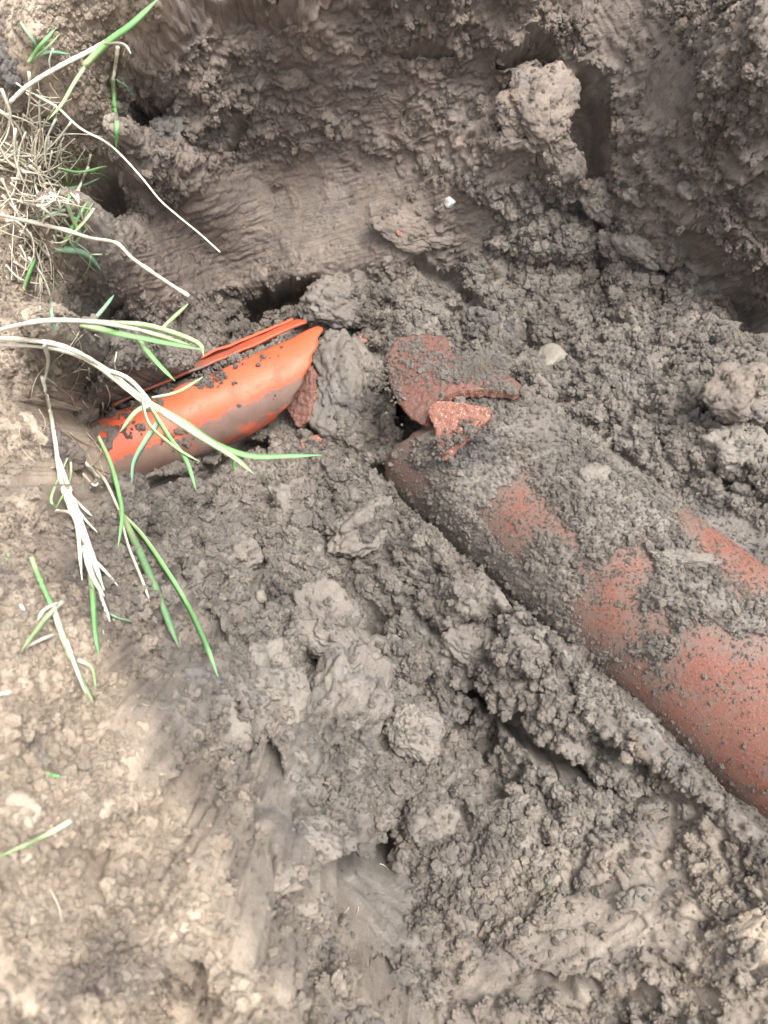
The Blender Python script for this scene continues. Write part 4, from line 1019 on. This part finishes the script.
def tube_geo(line, w0, w1, k=6, knots=()):
    n_ = len(line); T = np.gradient(line, axis=0); T /= np.linalg.norm(T, axis=1)[:, None] + 1e-12; vs = []; al = []
    for i in range(n_):
        t = i / (n_ - 1); r = (w0 + (w1 - w0) * t) / 2 * (1 + .10 * math.sin(i * 2.3))
        for kn in knots: r *= 1 + .5 * math.exp(-((t - kn) / .018) ** 2)
        a_ = np.cross(T[i], [.3, .2, 1.]); a_ /= np.linalg.norm(a_); b_ = np.cross(T[i], a_)
        for j in range(k): q = 6.2832 * j / k; vs.append(line[i] + (a_ * math.cos(q) + b_ * math.sin(q)) * r); al.append(t)
    fs = [[i * k + j, i * k + (j + 1) % k, (i + 1) * k + (j + 1) % k, (i + 1) * k + j] for i in range(n_ - 1) for j in range(k)]
    fs += [list(range(k))[::-1], [(n_ - 1) * k + j for j in range(k)]]
    return vs, fs, al
def grow(name, geo, material, parent=None):
    vs, fs, al = geo; V_ = np.array(vs); base = V_[0].copy() if parent is None else np.array(parent.location)
    o = link_mesh(name, V_ - base, fs, M[material], parent)
    if parent is None: o.location = base
    A_ = o.data.attributes.new('along', 'FLOAT', 'POINT'); A_.data.foreach_set('value', np.array(al, np.float32)); return o
def leaf(pts, w, m, mode, parent=None, name='leaf', stem=False, w1=None, fold=.35, knots=(), **kw):
    line = place_line(pts, mode); d = ((line[len(line) // 2] - C0) @ CF) / FPX
    if stem: return grow(name, tube_geo(line, w * .68 * d, (w1 or w * .6) * .72 * d, knots=knots), m, parent)
    return grow(name, blade_geo(line, w * .76 * d, fold * .6, seed=len(bpy.data.objects), **kw), m, parent)
def plant(name, label, cat, root, parts):
    r = hit(*root)[0]; e = empty(name, r); tag(e, label, cat)
    for kind, *q in parts:
        if kind == 'stem': leaf(q[0], q[1], q[2], q[3], e, 'stem', stem=True, w1=q[4] if len(q) > 4 else None)
        else: leaf(q[0], q[1], q[2], q[3], e, 'leaf')
    return e
dB = (hit(20, 335)[0] - C0) @ CF
print('bank depth', dB, 'at edge', (hit(80, 440)[0] - C0) @ CF, 'near', (hit(60, 900)[0] - C0) @ CF)
g0 = dB - .035
plant('grass_stalk', 'upper of two long pale stalks reaching over the pit, with pointed green leaves', 'grass', (4, 332), [
 ('stem', [(-12,333),(40,321),(90,322),(140,330),(172,338)], 7, 'white', ('air', g0, g0 - .01), 5),
 ('leaf', [(60,320),(110,323),(150,326),(196,342),(204,356)], 9, 'lgreen', ('air', g0 - .003, g0 - .02)),
 ('leaf', [(80,324),(120,334),(160,342),(204,350)], 9, 'green', ('air', g0 - .006, g0 - .03)),
 ('leaf', [(138,338),(148,352),(160,366),(175,381)], 8, 'green', ('air', g0 - .008, g0 - .02)),
 ('leaf', [(92,322),(104,308),(114,295)], 6, 'teal', ('air', g0 + .004, g0 + .02)),
 ('leaf', [(160,331),(172,319),(188,304)], 6, 'lgreen', ('air', g0 - .006, g0 - .02)),
 ('leaf', [(140,331),(165,338),(190,345)], 7, 'lgreen', ('air', g0 - .011, g0 - .02))])
g1 = g0 - .012
plant('grass_stalk', 'lower long white stalk over the orange pipe, ending in the longest green blade', 'grass', (4, 342), [
 ('stem', [(-12,338),(40,341),(75,351),(110,372),(150,404),(190,432),(238,460)], 8, 'white', ('air', g1, g1 + .02), 5),
 ('stem', [(-12,344),(50,348),(90,362),(130,392),(152,410)], 5, 'white', ('air', g1 + .008, g1 + .012), 6),
 ('leaf', [(150,404),(185,424),(215,444),(250,456),(290,456),(322,455)], 11, 'green', ('air', g1 - .004, g1 + .03)),
 ('leaf', [(160,410),(200,436),(232,456),(254,474)], 10, 'lgreen', ('air', g1 - .008, g1 + .01)),
 ('leaf', [(152,398),(178,392),(203,377)], 6, 'lgreen', ('air', g1, g1 - .01)),
 ('leaf', [(152,404),(136,412),(120,432)], 8, 'lgreen', ('air', g1 - .006, g1 - .012)),
 ('leaf', [(160,420),(146,440),(134,462),(132,484)], 9, 'teal', ('air', g1 - .004, g1 + .006)),
 ('leaf', [(150,406),(170,438),(186,460),(196,490)], 8, 'green', ('air', g1 - .01, g1 - .0)),
 ('leaf', [(142,400),(150,425),(176,448),(200,462)], 6, 'lgreen', ('air', g1 - .012, g1 - .005)),
 ('leaf', [(100,368),(130,380),(158,412)], 8, 'white', ('air', g1 - .006, g1 - .006)),
 ('leaf', [(236,458),(234,464),(236,471)], 7, 'green', ('air', g1 + .016, g1 + .02))])
dh = (hit(88, 470)[0] - C0) @ CF - .03
plant('grass_tuft', 'pair of broad green blades hanging down below the orange pipe, with a yellow one', 'grass', (100, 460), [
 ('leaf', [(98,436),(110,462),(118,490),(122,515),(118,548)], 7, 'green', ('air', dh, dh + .01)),
 ('leaf', [(120,512),(136,545),(154,585),(168,620),(179,648)], 12, 'dgreen', ('air', dh - .01, dh + .01)),
 ('leaf', [(122,514),(142,535),(165,568),(188,606),(206,645),(218,677)], 9, 'green', ('air', dh - .012, dh)),
 ('leaf', [(119,510),(128,545),(142,580),(150,602)], 5, 'straw', ('air', dh - .014, dh)),
 ('stem', [(96,470),(106,482),(120,512)], 5, 'root', ('air', dh + .004, dh - .008), 4)])
plant('grass_stalk', 'bleached white stalk running down the left bank, splitting into frayed ends', 'grass', (46, 400), [
 ('stem', [(42,376),(50,410),(55,440),(62,485),(78,525),(92,558)], 6, 'white', ('lie', .016), 8),
 ('leaf', [(58,460),(74,505),(88,545),(104,590)], 11, 'white', ('lie', .020)),
 ('leaf', [(84,545),(92,575),(104,596)], 10, 'white', ('lie', .022)),
 ('leaf', [(66,490),(80,505),(92,516)], 5, 'white', ('lie', .018)), ('leaf', [(72,500),(84,518),(98,533)], 4, 'white', ('lie', .018)),
 ('leaf', [(94,560),(106,572),(118,586)], 5, 'white', ('lie', .018)), ('leaf', [(90,572),(93,600),(95,630),(99,656)], 9, 'green', ('lie', .014)),
 ('leaf', [(96,585),(104,605),(110,622)], 6, 'white', ('lie', .014)), ('leaf', [(106,612),(118,618),(134,622)], 4, 'teal', ('lie', .010)),
 ('leaf', [(70,452),(56,484),(51,500),(56,508)], 5, 'lgreen', ('lie', .014)), ('leaf', [(70,450),(70,480),(56,508)], 4, 'lgreen', ('lie', .014)),
 ('leaf', [(56,510),(75,520),(82,580)], 7, 'white', ('lie', .016))])
plant('grass_stalk', 'stiff white twin stalk lying left of the hanging green blades', 'grass', (64, 440), [
 ('stem', [(66,440),(78,455),(90,468),(102,480)], 6, 'white', ('lie', .018), 6), ('stem', [(62,440),(68,452),(92,484),(100,480)], 4, 'straw', ('lie', .014), 3)])
plant('grass_tuft', 'short green and white tuft on the left bank below the white stalk', 'grass', (60, 600), [
 ('leaf', [(31,557),(40,580),(50,602),(64,636)], 8, 'green', ('lie', .014)), ('leaf', [(52,605),(64,640),(78,672),(94,704)], 9, 'lgreen', ('lie', .016)),
 ('leaf', [(66,640),(76,668),(86,694)], 6, 'white', ('lie', .020)), ('leaf', [(64,600),(46,618),(34,634),(22,650)], 8, 'lgreen', ('lie', .018)),
 ('leaf', [(58,602),(44,610),(38,620)], 6, 'white', ('lie', .018)), ('leaf', [(54,634),(40,640),(28,646)], 6, 'white', ('lie', .014)), ('leaf', [(78,660),(92,668),(96,690)], 6, 'lgreen', ('lie', .010))])
for pts, w, m_, lab in [
 ([(72,820),(52,832),(28,844),(-8,860)], 8, 'lgreen', 'pale green blade lying alone on the lower left bank'),
 ([(36,768),(48,775),(62,777)], 9, 'green', 'short green leaf tip above the lone pale blade'),
 ([(-6,574),(2,566),(10,553)], 7, 'lgreen', 'green leaf tip at the left edge above the short tuft'),
 ([(-4,694),(4,694),(12,692)], 9, 'white', 'white straw end at the left edge of the bank'),
 ([(50,890),(58,905),(62,922)], 3, 'straw', 'thin straw standing on the lower left bank')]:
    tag(leaf(pts, w, m_, ('lie', .006), None, 'grass_sprig'), lab, 'grass')
plant('grass_stalk', 'top left white stalk ending in a green blade that points to the top edge', 'grass', (12, 98), [
 ('stem', [(10,102),(30,84),(60,66),(86,53),(106,42)], 6.5, 'white', ('air', -.01, -.04), 7),
 ('leaf', [(84,66),(108,42),(132,24),(159,-2)], 10, 'green', ('air', -.04, -.05)),
 ('leaf', [(106,42),(92,58),(76,80),(62,104),(48,120)], 6, 'lgreen', ('air', -.04, -.0)),
 ('leaf', [(104,44),(118,43),(126,46),(131,54)], 5, 'straw', ('air', -.05, -.045))])
plant('grass_tuft', 'thin drooping green blade beside the rim at the top left', 'grass', (118, 60), [
 ('stem', [(118,46),(116,62),(113,80)], 6, 'straw', ('lie', .01), 5), ('leaf', [(113,78),(114,100),(117,125),(116,150)], 7, 'green', ('lie', .012)),
 ('leaf', [(116,80),(126,86),(134,97)], 5, 'teal', ('lie', .010))])
plant('grass_tuft', 'small green tuft near the top left corner', 'grass', (34, 60), [
 ('leaf', [(28,63),(40,46),(56,28)], 6, 'green', ('lie', .012)), ('leaf', [(30,60),(48,52),(70,54)], 6, 'teal', ('lie', .008)), ('leaf', [(20,22),(34,42),(38,50)], 5, 'teal', ('lie', .006)), ('leaf', [(28,62),(44,50),(60,34)], 4, 'lgreen', ('lie', .010))])
tag(leaf([(36,95),(58,108),(80,128),(106,142),(122,156),(142,178),(160,200),(178,216),(200,234),(220,252)], 3.6, 'white', ('air', (hit(40, 100)[0] - C0) @ CF - .02, .93), None, 'root_thread', stem=True, w1=2.2), 'long thin pale root dangling across the upper left wall', 'root')
tw = leaf([(-8,213),(30,222),(62,229),(90,238),(116,243),(132,258),(152,272),(170,284),(189,296)], 5.5, 'straw', ('air', (hit(8, 216)[0] - C0) @ CF - .03, .84), None, 'dry_stem', stem=True, w1=4.5, knots=(.28, .52, .72, .97))
tag(tw, 'jointed tan dry stem poking over the left rim above the grass stalks', 'stem')
for i, (pts, w, m_, lab) in enumerate([
 ([(48,248),(72,250),(88,256),(101,270)], 10, 'teal', 'broad bluish green blade in the straw on the left bank'),
 ([(62,246),(74,224),(88,200)], 6, 'green', 'green blade slanting up from the dry straw'),
 ([(66,200),(74,222),(84,240)], 6, 'lgreen', 'green blade crossing the slanting one in the straw'),
 ([(94,208),(82,224),(66,240)], 5, 'lgreen', 'pale green blade right of the straw tangle'),
 ([(60,190),(80,186),(100,178)], 5, 'teal', 'bluish blade above the straw near the rim'),
 ([(58,168),(80,172),(106,166)], 4, 'green', 'thin green blade at the top of the straw'),
 ([(50,300),(52,318),(56,332)], 7, 'teal', 'faded green blade behind the two long stalks'),
 ([(24,290),(30,272),(36,258)], 8, 'green', 'shaded green blade at the foot of the straw'),
 ([(44,345),(48,360),(44,385)], 7, 'white', 'short white straw under the lower long stalk')]):
    tag(leaf(pts, w, m_, ('lie', .012 + .002 * i), None, 'grass_sprig'), lab, 'grass')

def tangle(name, specs, label, cat, seed):
    rg = random.Random(seed); VV_, FF, AL = [], [], []; mi = []; mats = []
    for (n_, cx, cy, rx, ry, ang, spread, l0, l1, w0, w1, ms, lift) in specs:
        for _ in range(n_):
            x = rg.gauss(cx, rx); y = rg.gauss(cy, ry); an = math.radians(ang + rg.gauss(0, spread)); L = rg.uniform(l0, l1); cv = rg.uniform(-1.1, 1.1)
            pts = [(x + math.cos(an + cv * t) * L * (t - .5), y + math.sin(an + cv * t) * L * (t - .5)) for t in (0, .35, .7, 1)]
            line = place_line(pts, ('lie', rg.uniform(.001, lift))); d = ((line[3] - C0) @ CF) / FPX
            gq = tube_geo(line[::2], rg.uniform(w0 * .5, w1 * .85) * d, w0 * .4 * d, 4); b0_ = len(VV_); VV_ += list(gq[0]); FF += [[q + b0_ for q in f_] for f_ in gq[1]]; AL += gq[2]
            m_ = rg.choice(ms); 
            if m_ not in mats: mats.append(m_)
            mi += [mats.index(m_)] * len(gq[1])
    V_ = np.array(VV_); c = V_.mean(0); o = link_mesh(name, V_ - c, FF, [M[q] for q in mats]); o.location = c
    o.data.polygons.foreach_set('material_index', np.array(mi, np.int32))
    A_ = o.data.attributes.new('along', 'FLOAT', 'POINT'); A_.data.foreach_set('value', np.array(AL, np.float32)); return tag(o, label, cat, kind='stuff')
tangle('dry_grass', [(62, 32, 175, 22, 38, 60, 40, 35, 85, 2.2, 4.5, ['straw', 'white', 'straw'], .022), (30, 40, 210, 24, 22, 15, 25, 30, 75, 2, 4, ['straw', 'white'], .026),
   (30, 28, 150, 16, 24, 100, 25, 25, 60, 1.5, 3.5, ['white', 'straw'], .02), (22, 45, 265, 12, 22, 70, 18, 35, 70, 2, 3.5, ['straw'], .015), (14, 50, 120, 14, 18, 30, 30, 20, 50, 2, 3, ['straw', 'white'], .015),
   (16, 66, 225, 14, 22, 110, 35, 22, 50, 2, 3.5, ['green', 'lgreen', 'teal'], .016), (12, 72, 165, 16, 12, 20, 25, 22, 42, 1.5, 2.5, ['green', 'lgreen', 'straw'], .012)],
   'tangle of dry straw on the left bank', 'straw', 5)
tangle('root_threads', [(26, 90, 385, 22, 26, 70, 50, 14, 46, 1.2, 2.6, ['root', 'straw', 'root'], .014), (16, 55, 430, 22, 26, 80, 40, 14, 44, 1, 2.2, ['root', 'straw'], .008), (8, 104, 450, 8, 22, 70, 20, 20, 50, 2, 3, ['root'], .01),
   (40, 60, 700, 60, 150, 60, 60, 6, 18, .8, 1.8, ['straw', 'white', 'root'], .003), (14, 140, 620, 40, 60, 60, 40, 8, 20, .8, 1.5, ['straw', 'white'], .003), (10, 330, 900, 60, 60, 90, 60, 8, 18, .8, 1.4, ['straw', 'white'], .003)],
   'fine roots and straw scraps on the left bank', 'roots', 6)
